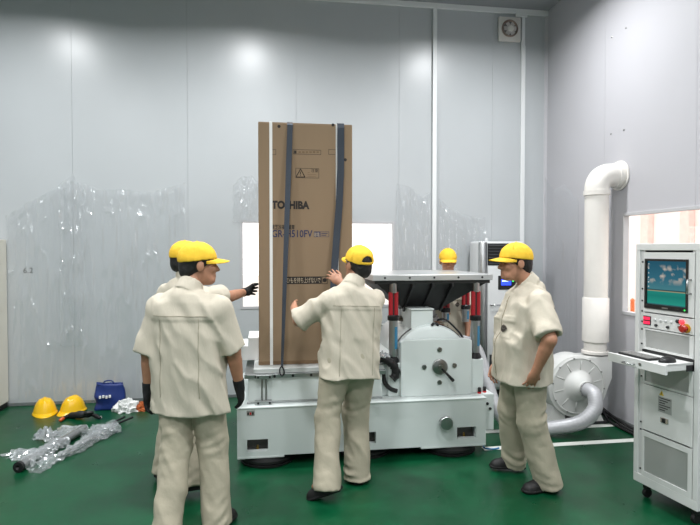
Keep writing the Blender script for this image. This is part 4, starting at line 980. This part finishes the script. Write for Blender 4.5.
M_SKIN = mat('skin', (172, 124, 98), .5, var=.06, vscale=40)
M_HAIR = mat('black_hair', (24, 21, 20), .55, var=.2, vscale=120, bump=.5, bscale=250, stretch=(1, 1, .3))
M_SHIRT = mat('beige_work_cotton', (195, 187, 170), .85, var=.05, vscale=5, bump=.7, bscale=17, stretch=(1, 1, .45))
M_TROU = mat('beige_trouser_cotton', (176, 168, 148), .85, var=.05, vscale=5, bump=.7, bscale=17, stretch=(1, 1, .8))
M_SEAM = mat('beige_seam', (150, 142, 122), .9)
M_SHOE = mat('black_leather', (14, 13, 13), .6, var=.2, vscale=30)
M_SOLE = mat('black_sole', (14, 14, 14), .7)
M_GLOVE = mat('black_knit_glove', (16, 16, 18), .85, bump=.4, bscale=300)
M_CAP = mat('yellow_cap_cotton', (236, 190, 48), .8, var=.05, vscale=20, bump=.2, bscale=60)
M_EYE = mat('dark_eye', (24, 18, 16), .3)
M_LIP = mat('lips', (150, 92, 80), .5)

def hand_chain(w, hd, pn, ts, curl, spread=.0):
    """list of (a, b, ra, rb) for a hand at wrist w; hd along, pn palm normal, ts thumb side"""
    segs = []; tips = []
    for k, (o, L) in enumerate(((.028, .068), (.0095, .076), (-.0095, .071), (-.028, .056))):
        a = w+hd*.086+ts*o-hd*abs(o-.005)*.15; ang = 0.; d0 = unit(hd+ts*o*spread*8); r = .0092 if k < 3 else .0082
        for j, fr in enumerate((.45, .31, .24)):
            ang += curl*(.7, 1.0, .8)[j]*(1+.12*k); d = d0*math.cos(ang)+pn*math.sin(ang); b = a+d*L*fr
            segs.append((a, b, r*(1-.09*j), r*(1-.09*(j+1)))); a = b
        tips.append(a)
    a = w+hd*.028+ts*.026+pn*.006; d = unit(hd*.75+ts*.62+pn*.25); b = a+d*.042; segs.append((a, b, .0125, .0105))
    d = unit(hd*.95+ts*.2+pn*.35); c = b+d*.03; segs.append((b, c, .0105, .0095)); d = unit(hd+ts*.02+pn*.4); segs.append((c, c+d*.024, .0095, .008))
    return segs
def hand_sdf(p, w, hd, pn, ts, segs, grow=0.):
    R = np.stack([ts, hd, pn])
    d = ellip(p, w+hd*.05, R, V3(.041, .052, .0165)+grow)
    d = smin(d, rcone(p, w-hd*.02, w+hd*.03, .026+grow, .024+grow), .02)
    F = None
    for k, (a, b, ra, rb) in enumerate(segs):
        x = rcone(p, a, b, ra+grow, rb+grow)
        if k % 3 == 0 and k < 12: x = np.minimum(x, rcone(p, a-hd*.03, a, ra+grow, ra+grow))
        F = x if F is None else np.minimum(F, x)
    return smin(d, F, .008)

def person(label, pelvis, face, lean=0., side=0., h=1.0, head_dir=None, head_pitch=0., head_off=(0, 0, 0), wrists=None, poles=None, hand_n=None, curl=(.35, .35),
           ankles=None, foot_dir=None, knee_pole=None, gloves=False, girth=1.0, belly=0., sh_up=(0, 0), sleeve=.86, heel=(0, 0), cap_open=False, seed=1, hem=-.20, details=True, twist=0., bag=1.0, pockets=False, bv=.0058):
    """pelvis: x, y, z ; face: torso direction ; wrists/ankles: (left, right)"""
    Z = V3(0, 0, 1); f0 = unit(V3(face[0], face[1], 0)); r0 = np.cross(f0, Z)
    c, s = math.cos(lean), math.sin(lean); u = Z*c+f0*s; f = f0*c-Z*s; r = r0
    c, s = math.cos(side), math.sin(side); u, r = u*c+r*s, r*c-u*s
    P = V3(*pelvis)
    ct, st = math.cos(twist), math.sin(twist); fs, rs = f*ct+r*st, r*ct-f*st     # shoulders turned against the hips
    L = lambda x, y, z: P+(r*x+f*y+u*z)*h
    LS = lambda x, y, z: P+(rs*x+fs*y+u*z)*h
    nb = LS(0, -.015, .50)
    hf = unit(V3(*(head_dir if head_dir is not None else face), 0)); hr = np.cross(hf, Z)
    cp, sp = math.cos(head_pitch), math.sin(head_pitch); hu = Z*cp-hf*sp; hf = hf*cp+Z*sp
    hc = LS(0, .03, .652)+V3(*head_off); hs = 1.06*h
    HR = np.stack([hr, hf, hu]); H = lambda x, y, z: hc+(hr*x+hf*y+hu*z)*hs
    sh = [LS(-.178*girth, -.015, .395+sh_up[0]), LS(.178*girth, -.015, .395+sh_up[1])]
    l1, l2 = .275*h, .24*h
    el = []; wr = []
    for k in (0, 1):
        e, w = ik(sh[k], V3(*wrists[k]), l1, l2, V3(*poles[k])); el.append(e); wr.append(w)
    hip = [L(-.088, 0, -.02), L(.088, 0, -.02)]; kn = []; an = []
    for k in (0, 1):
        e, w = ik(hip[k], V3(*ankles[k]), .427*h, .427*h, V3(*(knee_pole or f0))); kn.append(e); an.append(w)
    t = thing('person', (P[0], P[1], 0), label, 'person')
    TR = np.stack([r, f, u])
    hands = []
    for k in (0, 1):
        hd = unit(wr[k]-el[k]); side_ = (-1, 1)[k]
        pn = V3(*(hand_n[k] if hand_n else -rs*side_)); pn = unit(pn-hd*(pn@hd)); ts = np.cross(pn, hd)*(-1 if k == 0 else 1)
        if hand_n is None and ts@fs < 0 and abs(hd[2]) > .7: ts = -ts
        hands.append((hd, pn, ts, hand_chain(wr[k], hd, pn, ts, curl[k], 1.)))
    # --- body
    def head(p):
        d = ellip(p, H(0, -.012, .035), HR, V3(.074, .094, .092)*hs)
        d = smin(d, ellip(p, H(0, .03, -.045), HR, V3(.06, .062, .07)*hs), .03)
        d = smin(d, rcone(p, H(-.026, .062, -.086), H(.026, .062, -.086), .022*hs, .022*hs), .03)
        d = smin(d, rcone(p, H(-.04, .066, -.02), H(.04, .066, -.02), .022*hs, .022*hs), .02)
        d = smin(d, rcone(p, H(-.03, .078, .026), H(.03, .078, .026), .012*hs, .012*hs), .014)
        for s_ in (-1, 1): d = smax(d, -(np.linalg.norm(p-H(s_*.031, .098, .004), axis=1)-.014*hs), .012)
        d = smin(d, rcone(p, H(0, .086, .012), H(0, .108, -.026), .007*hs, .0125*hs), .01)
        d = smin(d, rcone(p, H(-.012, .096, -.03), H(.012, .096, -.03), .009*hs, .009*hs), .008)
        d = smin(d, rcone(p, H(-.018, .086, -.056), H(.018, .086, -.056), .0065*hs, .0065*hs), .007)
        d = smin(d, rcone(p, H(-.015, .084, -.068), H(.015, .084, -.068), .0075*hs, .0075*hs), .006)
        for s_ in (-1, 1): d = smin(d, ellip(p, H(s_*.077, -.008, -.004), HR, V3(.011, .022, .032)*hs), .008)
        return d
    def body(p):
        d = near(p, hc, .24, head)
        d = smin(d, rcone(p, H(0, -.02, -.05), nb, .052*h*girth**.5, .058*h*girth**.5), .025)
        d = smin(d, rcone(p, LS(0, -.01, .36), L(0, 0, .1), .085, .11), .04); d = smin(d, rcone(p, nb, LS(0, -.01, .36), .055, .07), .03); d = smin(d, rcone(p, L(0, 0, .1), L(0, 0, 0), .11, .10), .05)
        for k in (0, 1):
            d = smin(d, rcone(p, LS((-.06, .06)[k], -.015, .40), sh[k], .042, .046), .03)
            d = smin(d, rcone(p, sh[k], el[k], .052*h*girth**.6, .041*h*girth**.6), .03)
            m_ = el[k]*.7+wr[k]*.3
            d = smin(d, np.minimum(rcone(p, el[k], m_, .040*h*girth**.6, .042*h*girth**.6), rcone(p, m_, wr[k], .042*h*girth**.6, .027*h)), .02)
            hd, pn, ts, sg = hands[k]; d = smin(d, near(p, wr[k]+hd*.07, .2, lambda q, k=k, hd=hd, pn=pn, ts=ts, sg=sg: hand_sdf(q, wr[k], hd, pn, ts, sg, -.003 if gloves else 0.)), .012)
            d = smin(d, rcone(p, hip[k], kn[k], .078, .05), .04); d = smin(d, rcone(p, kn[k], an[k], .05, .03), .03)
            d = smin(d, rcone(p, an[k], an[k]+V3(*foot_dir[k], 0)*.09-Z*.045*h, .03, .02), .02)
        return d
    pts = np.array([H(0, 0, .13), *wr, *el, *an, *sh, H(0, .12, 0), H(0, -.12, 0)]+[q[1] for hh in hands for q in hh[3]])
    lo, hi = pts.min(0)-.13, pts.max(0)+.13; lo[2] = max(lo[2], -.01)
    net_obj('body', body, lo, hi, bv, M_SKIN, t)
    # --- shirt
    zt = np.array([hem-.05, hem, -.05, .10, .25, .36, .44, .50])
    ww = np.array([.220, .217, .207, .198, .198, .196, .178, .13])*girth
    dd = np.array([.140, .138, .134, .130, .132, .125, .100, .070])*girth
    yo = np.array([.0, .0, .0, 0., .0, -.005, -.01, -.015])
    dd2 = dd+belly*np.array([.6, .75, 1, .9, .5, .1, 0, 0]); yo2 = yo+belly*.8*np.array([.6, .75, 1, .9, .5, .1, 0, 0])
    sl = [sh[k]+(el[k]-sh[k])*sleeve for k in (0, 1)]
    sax = [unit(el[k]-sh[k]) for k in (0, 1)]
    rsd = np.random.RandomState(seed)
    def folds(p, amp, sc, sd):
        n1 = vnoise(p*np.array(sc), sd); n2 = vnoise(p*np.array(sc)*2.3+7, sd+1)
        return amp*((1-2*np.abs(n1))*.8+(1-2*np.abs(n2))*.35)
    SK = np.eye(3)+np.array([[0, 0, .35], [0, 0, -.2], [.45, .2, 0]])
    def shirt(p):
        q = (p-P)@TR.T/h; z = q[:, 2]
        if twist:
            tw = np.clip((z+.1)/.5, 0, 1)*twist; cx_, sx_ = np.cos(tw), np.sin(tw); x_ = q[:, 0]*cx_-q[:, 1]*sx_*1.0; y_ = q[:, 0]*sx_+q[:, 1]*cx_
        else: x_, y_ = q[:, 0], q[:, 1]
        w = np.interp(z, zt, ww); d_ = np.interp(z, zt, dd2); y0 = np.interp(z, zt, yo2)
        k0 = (np.abs(x_/w)**2.5+np.abs((y_-y0)/d_)**2.5)**(1/2.5); d = (k0-1)*np.minimum(w, d_)*.95
        d = smax(d, (z-.475+.5*np.maximum(np.abs(x_)-.05, 0))*.9, .04)
        d = smin(d, rcone(p, LS(-.05, -.015, .440), LS(.05, -.015, .440), .062, .062), .04)
        for k in (0, 1):
            a = rcone(p, LS((-.06, .06)[k], -.015, .43), sh[k], .052*girth, .057*girth); d = smin(d, a, .035)
            a = rcone(p, sh[k], sl[k]+sax[k]*.06, .059*girth, .080*girth**.7*bag)
            a = smax(a, ((p-sl[k])@sax[k]), .008)
            d = smin(d, a, .028)
            # open sleeve end
            d = smax(d, -rcone(p, sl[k]-sax[k]*.05, sl[k]+sax[k]*.12, .050*girth**.6, .069*girth**.7*bag), .006)
        if pockets:
            for s_ in (-1, 1):
                bx = np.maximum(np.abs(x_-s_*.10)-.06, np.abs(z-.205)-.065); d = d-.004*np.clip(-bx/.004, 0, 1)*(y_ > 0)
                bx = np.maximum(np.abs(x_-s_*.10)-.067, np.abs(z-.272)-.024-.15*np.maximum(.06-np.abs(x_-s_*.1), 0)*0); d = d-.006*np.clip(-bx/.004, 0, 1)*(y_ > 0)
        else: d = d-.004*np.clip((z-.33)/.006, 0, 1)*(y_ < 0)*np.clip((.2-np.abs(x_))/.01, 0, 1)
        d = d-folds(p@SK, .016*bag, (6, 6, 2.6), seed)-.006*vnoise(p@SK*np.array((17, 17, 8)), seed+5)
        wave = .012*vnoise(p*np.array((9, 9, 0)), seed+9)
        d = smax(d, hem-z+wave, .008)
        nk0 = unit(H(0, -.02, -.05)-nb); d = smin(d, rcone(p, nb-nk0*.05, nb+nk0*.005, .085, .068), .02)
        # neck opening
        d = smax(d, -rcone(p, nb, nb+unit(H(0, -.02, -.05)-nb)*.16, .055, .062), .008)
        # collar
        nk = unit(H(0, -.02, -.05)-nb); qq = p-(nb+nk*.028); zz = qq@nk; rad = np.linalg.norm(qq-zz[:, None]*nk, axis=1)
        fr = (qq@fs)/np.maximum(rad, 1e-4); cut = np.clip((fr-.75)/.25, 0, 1)
        col = np.maximum(np.abs(rad-(.068*girth**.4-.16*zz))-.0075, np.abs(zz+.006+.010*fr)-.042+cut*.035)
        return smin(d, col, .006)
    sp_ = np.array([sh[0], sh[1], sl[0], sl[1], L(-.25, .2, hem), L(.25, -.2, hem), L(-.25, -.2, hem), L(.25, .2, hem), LS(.1, 0, .58), LS(-.1, 0, .58)])
    net_obj('shirt', shirt, sp_.min(0)-.13, sp_.max(0)+.13, .0075, M_SHIRT, t)
    # --- trousers
    cuff = [an[k]+unit(an[k]-kn[k])*(.055) for k in (0, 1)]
    def trousers(p):
        d = ellip(p, L(0, -.005, .0), TR, V3(.172*girth**.6, .125*girth, .17))
        for k in (0, 1):
            ax = unit(an[k]-kn[k])
            a = rcone(p, hip[k]+r*(-.006, .006)[k], kn[k], .104*girth**.5*bag, .087*bag)
            b = rcone(p, kn[k], cuff[k], .086*bag, .090*bag); a = smin(a, b, .04)
            m_ = np.exp(-((p-kn[k])@ax/.12)**2)+1.3*np.exp(-((p-cuff[k])@ax/.12)**2)
            wr_ = np.sin((p@(ax+.25*f0+.3*r0))*85+4*vnoise(p*5, seed+3))*(.35+.65*np.clip(vnoise(p*7, seed+8)+.3, 0, 1))
            a = a-.0065*m_*wr_*np.clip(.4+1.2*vnoise(p*9+3, seed+11), 0, 1.2)
            a = smax(a, (p-cuff[k])@ax, .006)
            d = smin(d, a, .03)
        z = (p-P)@u
        d = d-folds(p@SK, .009, (7, 7, 3), seed+20)-.004*vnoise(p*np.array((16, 16, 10)), seed+21)
        return smax(d, z-.10, .01)
    tp_ = np.array([L(-.2, .16, .12), L(.2, -.16, .12), *kn, *cuff, L(.2, .16, 0), L(-.2, -.16, 0)])
    net_obj('trousers', trousers, tp_.min(0)-.12, tp_.max(0)+np.array((.12, .12, .02)), .0075, M_TROU, t)
    # --- shoes
    for k in (0, 1):
        fd = unit(V3(*foot_dir[k], 0)); hl = heel[k]; sd_ = np.cross(fd, Z)
        fd2 = fd*math.cos(hl)-Z*math.sin(hl); fu = np.cross(sd_, fd2)
        base = an[k]-fu*(.078); FRm = np.stack([sd_, fd2, fu])
        def shoe(p, base=base, FRm=FRm):
            q = (p-base)@FRm.T
            w = np.interp(q[:, 1], [-.08, -.03, .04, .11, .16, .185], [.032, .038, .040, .049, .042, .022])
            ht = np.interp(q[:, 1], [-.08, 0, .05, .10, .15, .185], [.10, .10, .085, .06, .046, .025])
            a = np.maximum(np.abs(q[:, 1]-.063)-.142, 0)
            k0 = np.sqrt((q[:, 0]/w)**2+(np.maximum(q[:, 2]-.012, 0)/ht)**2); d = (k0-1)*.036
            d = smax(d, np.abs(q[:, 1]-.053)-.130, .03); d = smax(d, -q[:, 2], .006)
            return d
        c0 = base+fd2*.06
        so_ = net_obj('shoe', shoe, c0-.19, c0+np.array((.19, .19, .17)), .006, M_SHOE, t)
        def sole(p, base=base, FRm=FRm):
            q = (p-base)@FRm.T; w = np.interp(q[:, 1], [-.08, -.03, .04, .11, .16, .185], [.035, .041, .043, .052, .045, .024])
            return np.maximum(np.maximum(np.abs(q[:, 0])-w, np.abs(q[:, 1]-.053)-.133), np.abs(q[:, 2]-.009)-.010)
        net_obj('sole', sole, c0-.19, c0+np.array((.19, .19, .12)), .006, M_SOLE, so_, 0)
    # --- gloves
    if gloves:
        for k in (0, 1):
            hd, pn, ts, sg = hands[k]
            def gl(p, k=k, hd=hd, pn=pn, ts=ts, sg=sg):
                d = hand_sdf(p, wr[k], hd, pn, ts, sg, .0022); c_ = rcone(p, wr[k]-hd*.05, wr[k]+hd*.01, .036, .031)
                return smax(smin(d, c_, .01), -((p-wr[k])@hd)-.045, .004)
            q = np.array([s_[1] for s_ in sg]+[wr[k]-hd*.05, wr[k]]); net_obj('glove', gl, q.min(0)-.06, q.max(0)+.06, .0045, M_GLOVE, t)
    # --- hair, cap, face details
    def hair(p):
        d = ellip(p, H(0, -.016, .035), HR, V3(.081, .100, .098)*hs)
        q = (p-hc)@HR.T/hs
        d = smin(d, ellip(p, H(0, -.07, -.03), HR, V3(.058, .042, .05)*hs), .03)
        d = smax(d, np.minimum(q[:, 1]-.050-.6*np.maximum(q[:, 2]-.03, 0), 9), .01)
        d = smax(d, -.085+.0*q[:, 1]-q[:, 2], .01)
        d = smax(d, -(ellip(p, H(0, .06, -.07), HR, V3(.12, .085, .088)*hs)), .01)
        return d-.002*vnoise(p*60, seed)
    net_obj('hair', hair, hc-.16, hc+.16, .005, M_HAIR, t)
    capc = H(0, -.010, .040)
    def capf(p):
        q = (p-hc)@HR.T/hs
        o = ellip(p, capc, HR, V3(.092, .112, .098)*hs); i = ellip(p, capc, HR, V3(.083, .103, .089)*hs)
        d = smax(o, -i, .003); pl = q[:, 2]-.040+.20*(q[:, 1])*-1.0*0+.12*np.minimum(q[:, 1], 0)*-1
        d = smax(d, -(q[:, 2]-.030-.10*q[:, 1]), .004)
        th = np.arctan2(q[:, 0], q[:, 1]); seam = np.abs(np.sin(3*th))*np.linalg.norm(q[:, :2], axis=1)
        d = d+.002*np.exp(-(seam/.006)**2)-.0018*vnoise(p*35, seed+30)
        if cap_open:
            e = ellip(p, H(0, -.115, .040), HR, V3(.040, .05, .038)*hs); e = np.maximum(e, -(q[:, 2]-.038)); d = smax(d, -e, .004)
        return d
    co = net_obj('cap', capf, hc-.15, hc+.17, .0045, M_CAP, t)
    def vis(a, b):
        th = (a-.5)*2.5; ix, iy = .090*math.sin(th), -.010+.110*math.cos(th)
        ex = .075*(1-abs((a-.5)*2)**3.2); x = ix*(1-.06*b); y = iy+ex*b
        z = .040+.10*iy*.9-.012-.55*b*ex*.35-5.0*ix*ix*(.25+.75*b)*.55
        return tuple(H(x, y, z))
    MB().grid(vis, 28, 8, -.004).build('visor', M_CAP, co, smooth=True)
    MB().lathe([(.009, 0), (.008, .004), (.0, .006)], tuple(H(0, -.010, .136)), tuple(hu), 12).build('button', M_CAP, co, smooth=True)
    for s_ in (-1, 1):
        MB().tube([H(s_*.022, .0865, .003), H(s_*.031, .0885, .005), H(s_*.041, .083, .003)], .0045*h, 8, rfun=lambda q: .35+.65*math.sin(math.pi*q), flat=.6).build('eye', M_EYE, t, smooth=True)
        MB().tube([H(s_*.014, .0905, .022), H(s_*.03, .0905, .026), H(s_*.046, .082, .022)], .0035*h, 6).build('eyebrow', M_HAIR, t, smooth=True)
    return dict(t=t, L=L, LS=LS, H=H, sh=sh, el=el, wr=wr, r=r, f=f, u=u, fs=fs, rs=rs, kn=kn, an=an, P=P)

def cam_dir(x, y): v = _r*x+unit(V3(_f[0], _f[1], 0))*y; return unit(v)[:2]      # right / away from the viewer
def up_(v, z): return (v[0], v[1], z)
# --- A: nearest worker on the left, back to the viewer
fl_, fr_ = on_z(168, 545), on_z(217, 530)
A = person('nearest worker in beige with yellow cap, back turned, black-gloved hands hanging down', (at(190, 380, 3.26)[0], at(190, 380, 3.26)[1], .945), cam_dir(.16, .98),
    head_dir=cam_dir(.90, .44), head_pitch=.0, head_off=(.045, 0, .0), wrists=(at(147.5, 394, 3.30), at(242, 396, 3.34)), poles=(up_(cam_dir(-.8, -.4), .2), up_(cam_dir(.8, -.4), .2)),
    ankles=(up_(fl_, .085), up_(fr_, .085)), foot_dir=(cam_dir(-.1, .99), cam_dir(.35, .93)), gloves=True, curl=(.3, .3), seed=3, hem=-.235, girth=1.08, h=.985, bag=.93, sleeve=.97)
# --- B: behind him, reaching for the carton
fl_, fr_ = on_z(166, 478), on_z(190, 498)
B = person('worker half hidden behind the nearest one, reaching a black-gloved hand to the carton', (at(179, 380, 3.98)[0], at(179, 380, 3.98)[1], .965), cam_dir(.75, .66), lean=.16, twist=-.45,
    head_dir=cam_dir(.75, .66), head_pitch=.02, head_off=(-.05, -.03, .0), wrists=(at(160, 380, 3.95), at(248, 291.5, 4.42)), poles=(up_(cam_dir(-.8, .2), -.3), up_(cam_dir(.2, -.3), -1)),
    ankles=(up_(fl_, .085), up_(fr_, .085)), foot_dir=(cam_dir(.7, .7), cam_dir(.9, .4)), hand_n=(cam_dir(1, 0).tolist()+[0], cam_dir(.6, .75).tolist()+[0]), gloves=True, curl=(.3, .12), seed=13, hem=-.2, h=1.0, sleeve=.62)
# --- C: middle worker, stepping and reaching to the carton
fl_, fr_ = on_z(327, 500), on_z(357, 481)
C_ = person('middle worker in beige stepping towards the carton with both hands raised to it', (at(350, 375, 3.82)[0], at(350, 375, 3.82)[1], .935), cam_dir(-.36, .93), lean=.06, side=.05,
    head_dir=cam_dir(-.5, .86), head_pitch=.16, head_off=(.055, .0, .0), wrists=(at(294.5, 309, 4.06), at(341, 283, 4.22)), poles=(up_(cam_dir(-.5, -.2), -1), up_(cam_dir(.5, .0), -1)),
    ankles=(up_(fl_, .125), up_(fr_, .085)), foot_dir=(cam_dir(-.85, .25), cam_dir(-.1, .99)), heel=(.4, 0), hand_n=(cam_dir(.3, .95).tolist()+[0], cam_dir(-.3, .95).tolist()+[0]), curl=(.3, .3), seed=23, hem=-.15, cap_open=True, h=.985, sh_up=(.0, .01), sleeve=.95)
# --- D: behind the machine
pd = at(447, 380, 5.80)
D_ = person('worker standing behind the machine, looking down, seen above and below the table', (pd[0], pd[1], .925), cam_dir(-.12, -.99), lean=.06,
    head_dir=cam_dir(-.05, -1), head_pitch=-.16, head_off=(0, 0, .01), wrists=(at(468, 338, 5.60), at(434, 318, 5.46)), poles=(up_(cam_dir(.9, .1), -.3), up_(cam_dir(-.9, .1), -.3)),
    ankles=(up_((pd[0]+.1, pd[1]), .085), up_((pd[0]-.1, pd[1]), .085)), foot_dir=(cam_dir(.1, -.99), cam_dir(-.1, -.99)), seed=33, h=.96, pockets=True, bv=.0068)
# --- E: right-hand worker in profile
fl_, fr_ = on_z(546, 490), on_z(514, 470)
pe = at(525, 385, 3.82)
E_ = person('stocky worker on the right standing in profile, watching, bare hand at his side', (pe[0], pe[1], .94), cam_dir(-.995, -.04), lean=-.01,
    head_dir=cam_dir(-.98, -.12), head_pitch=-.02, head_off=up_(np.array(cam_dir(-1, -.1))*.055, -.005), wrists=(at(536, 371, 3.54), at(494, 372, 3.98)), poles=(up_(cam_dir(.3, -1), .1), up_(cam_dir(.8, .6), 0)),
    ankles=(up_(fl_, .085), up_(fr_, .085)), foot_dir=(cam_dir(-.93, -.25), cam_dir(-.98, .05)), hand_n=(cam_dir(-.15, .98).tolist()+[0], cam_dir(.2, -.98).tolist()+[0]), curl=(.22, .45), seed=43, girth=1.12, belly=.03, hem=-.17, bag=1.04, sleeve=.9, pockets=True)
def on_cloth(obj, org, d):
    """nearest hit on a garment along direction d from a point, in room coordinates"""
    o = ORI[obj]; ok, loc, nor, _ = obj.ray_cast(Vector(org)-o, Vector(d).normalized())
    return (np.array(loc+o), np.array(nor)) if ok else (None, None)
bpy.context.view_layer.update()
def child(prm, nm): return [c for c in prm['t'].children if c.name.split('.')[0] == nm][0]
def decal(prm, garment, pts, m, name, thick=.004, n=8, half=.006, wdir=None):
    """thin stitched strip laid on the garment through room points pts, seen from direction -dir"""
    g = child(prm, garment); out = []
    for (o, d) in pts:
        h, nn = on_cloth(g, o, d)
        if h is not None: out.append(Vector(h)+Vector(nn)*.0015)
    if len(out) > 2: return MB().tube(out, half, 6).build(name, m, g, smooth=True)
# back yoke seams, pocket and badge
for prm, zy in ((A, .36), (C_, .36)):
    pts = [(prm['LS'](x, -.6, zy), prm['fs']) for x in np.linspace(-.17, .17, 24)]
    decal(prm, 'shirt', pts, M_SEAM, 'yoke_seam', half=.0013)
for prm in (A, C_):
    for x in (-.12, .12):
        pts = [(prm['LS'](x+.0*z, -.6, z), prm['fs']) for z in np.linspace(-.12, .35, 30)]
        decal(prm, 'shirt', pts, M_SEAM, 'pleat', half=.0013)
def quad_patch(prm, garment, cx_, cz_, w, hh, m, name, front=True, nx=8, nz=6, off=.003, shape=None):
    g = child(prm, garment); d = -prm['fs'] if front else prm['fs']; s = .6 if front else -.6; V = {}
    mb = MB()
    for i in range(nx+1):
        for j in range(nz+1):
            x, z = cx_+w*(i/nx-.5), cz_+hh*(j/nz-.5)
            h, n = on_cloth(g, prm['LS'](x, s, z), d)
            if h is not None: V[i, j] = mb._v(Vector(h)-Vector(d)*off)
    for i in range(nx):
        for j in range(nz):
            k = [(i, j), (i+1, j), (i+1, j+1), (i, j+1)]
            if all(q in V for q in k) and (shape is None or shape((i+.5)/nx*2-1, (j+.5)/nz*2-1)): mb.bm.faces.new([V[q] for q in k])
    bmesh.ops.solidify(mb.bm, geom=list(mb.bm.faces), thickness=-.002)
    return mb.build(name, m, g, smooth='auto')
for prm in (E_, D_):
    quad_patch(prm, 'shirt', -.10, .205, .05, .05, mat('embroidered_badge', (92, 86, 80), .8) if prm is E_ else bpy.data.materials['embroidered_badge'], 'badge', off=.0075, nx=12, nz=12, shape=lambda x, y: .35 < math.hypot(x, y) < .95 or abs(x) < .2 and abs(y) < .5)
    pts = [(prm['LS'](0, .6, z), -prm['fs']) for z in np.linspace(-.17, .42, 36)]
    decal(prm, 'shirt', pts, M_SEAM, 'placket', half=.003)
    for z in np.linspace(-.12, .38, 6):
        h, n = on_cloth(child(prm, 'shirt'), prm['LS'](0.006, .6, z), -prm['fs'])
        if h is not None: MB().lathe([(.006, 0), (.006, .003), (.004, .004)], tuple(h), tuple(n), 10).build('shirt_button', M_SEAM, child(prm, 'shirt'))
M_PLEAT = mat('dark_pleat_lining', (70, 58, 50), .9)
pts = [(E_['LS'](-.6, y, z), E_['rs']) for y, z in zip(np.linspace(-.105, -.125, 30), np.linspace(.36, .10, 30))]
decal(E_, 'shirt', pts, M_PLEAT, 'back_pleat', half=.006)
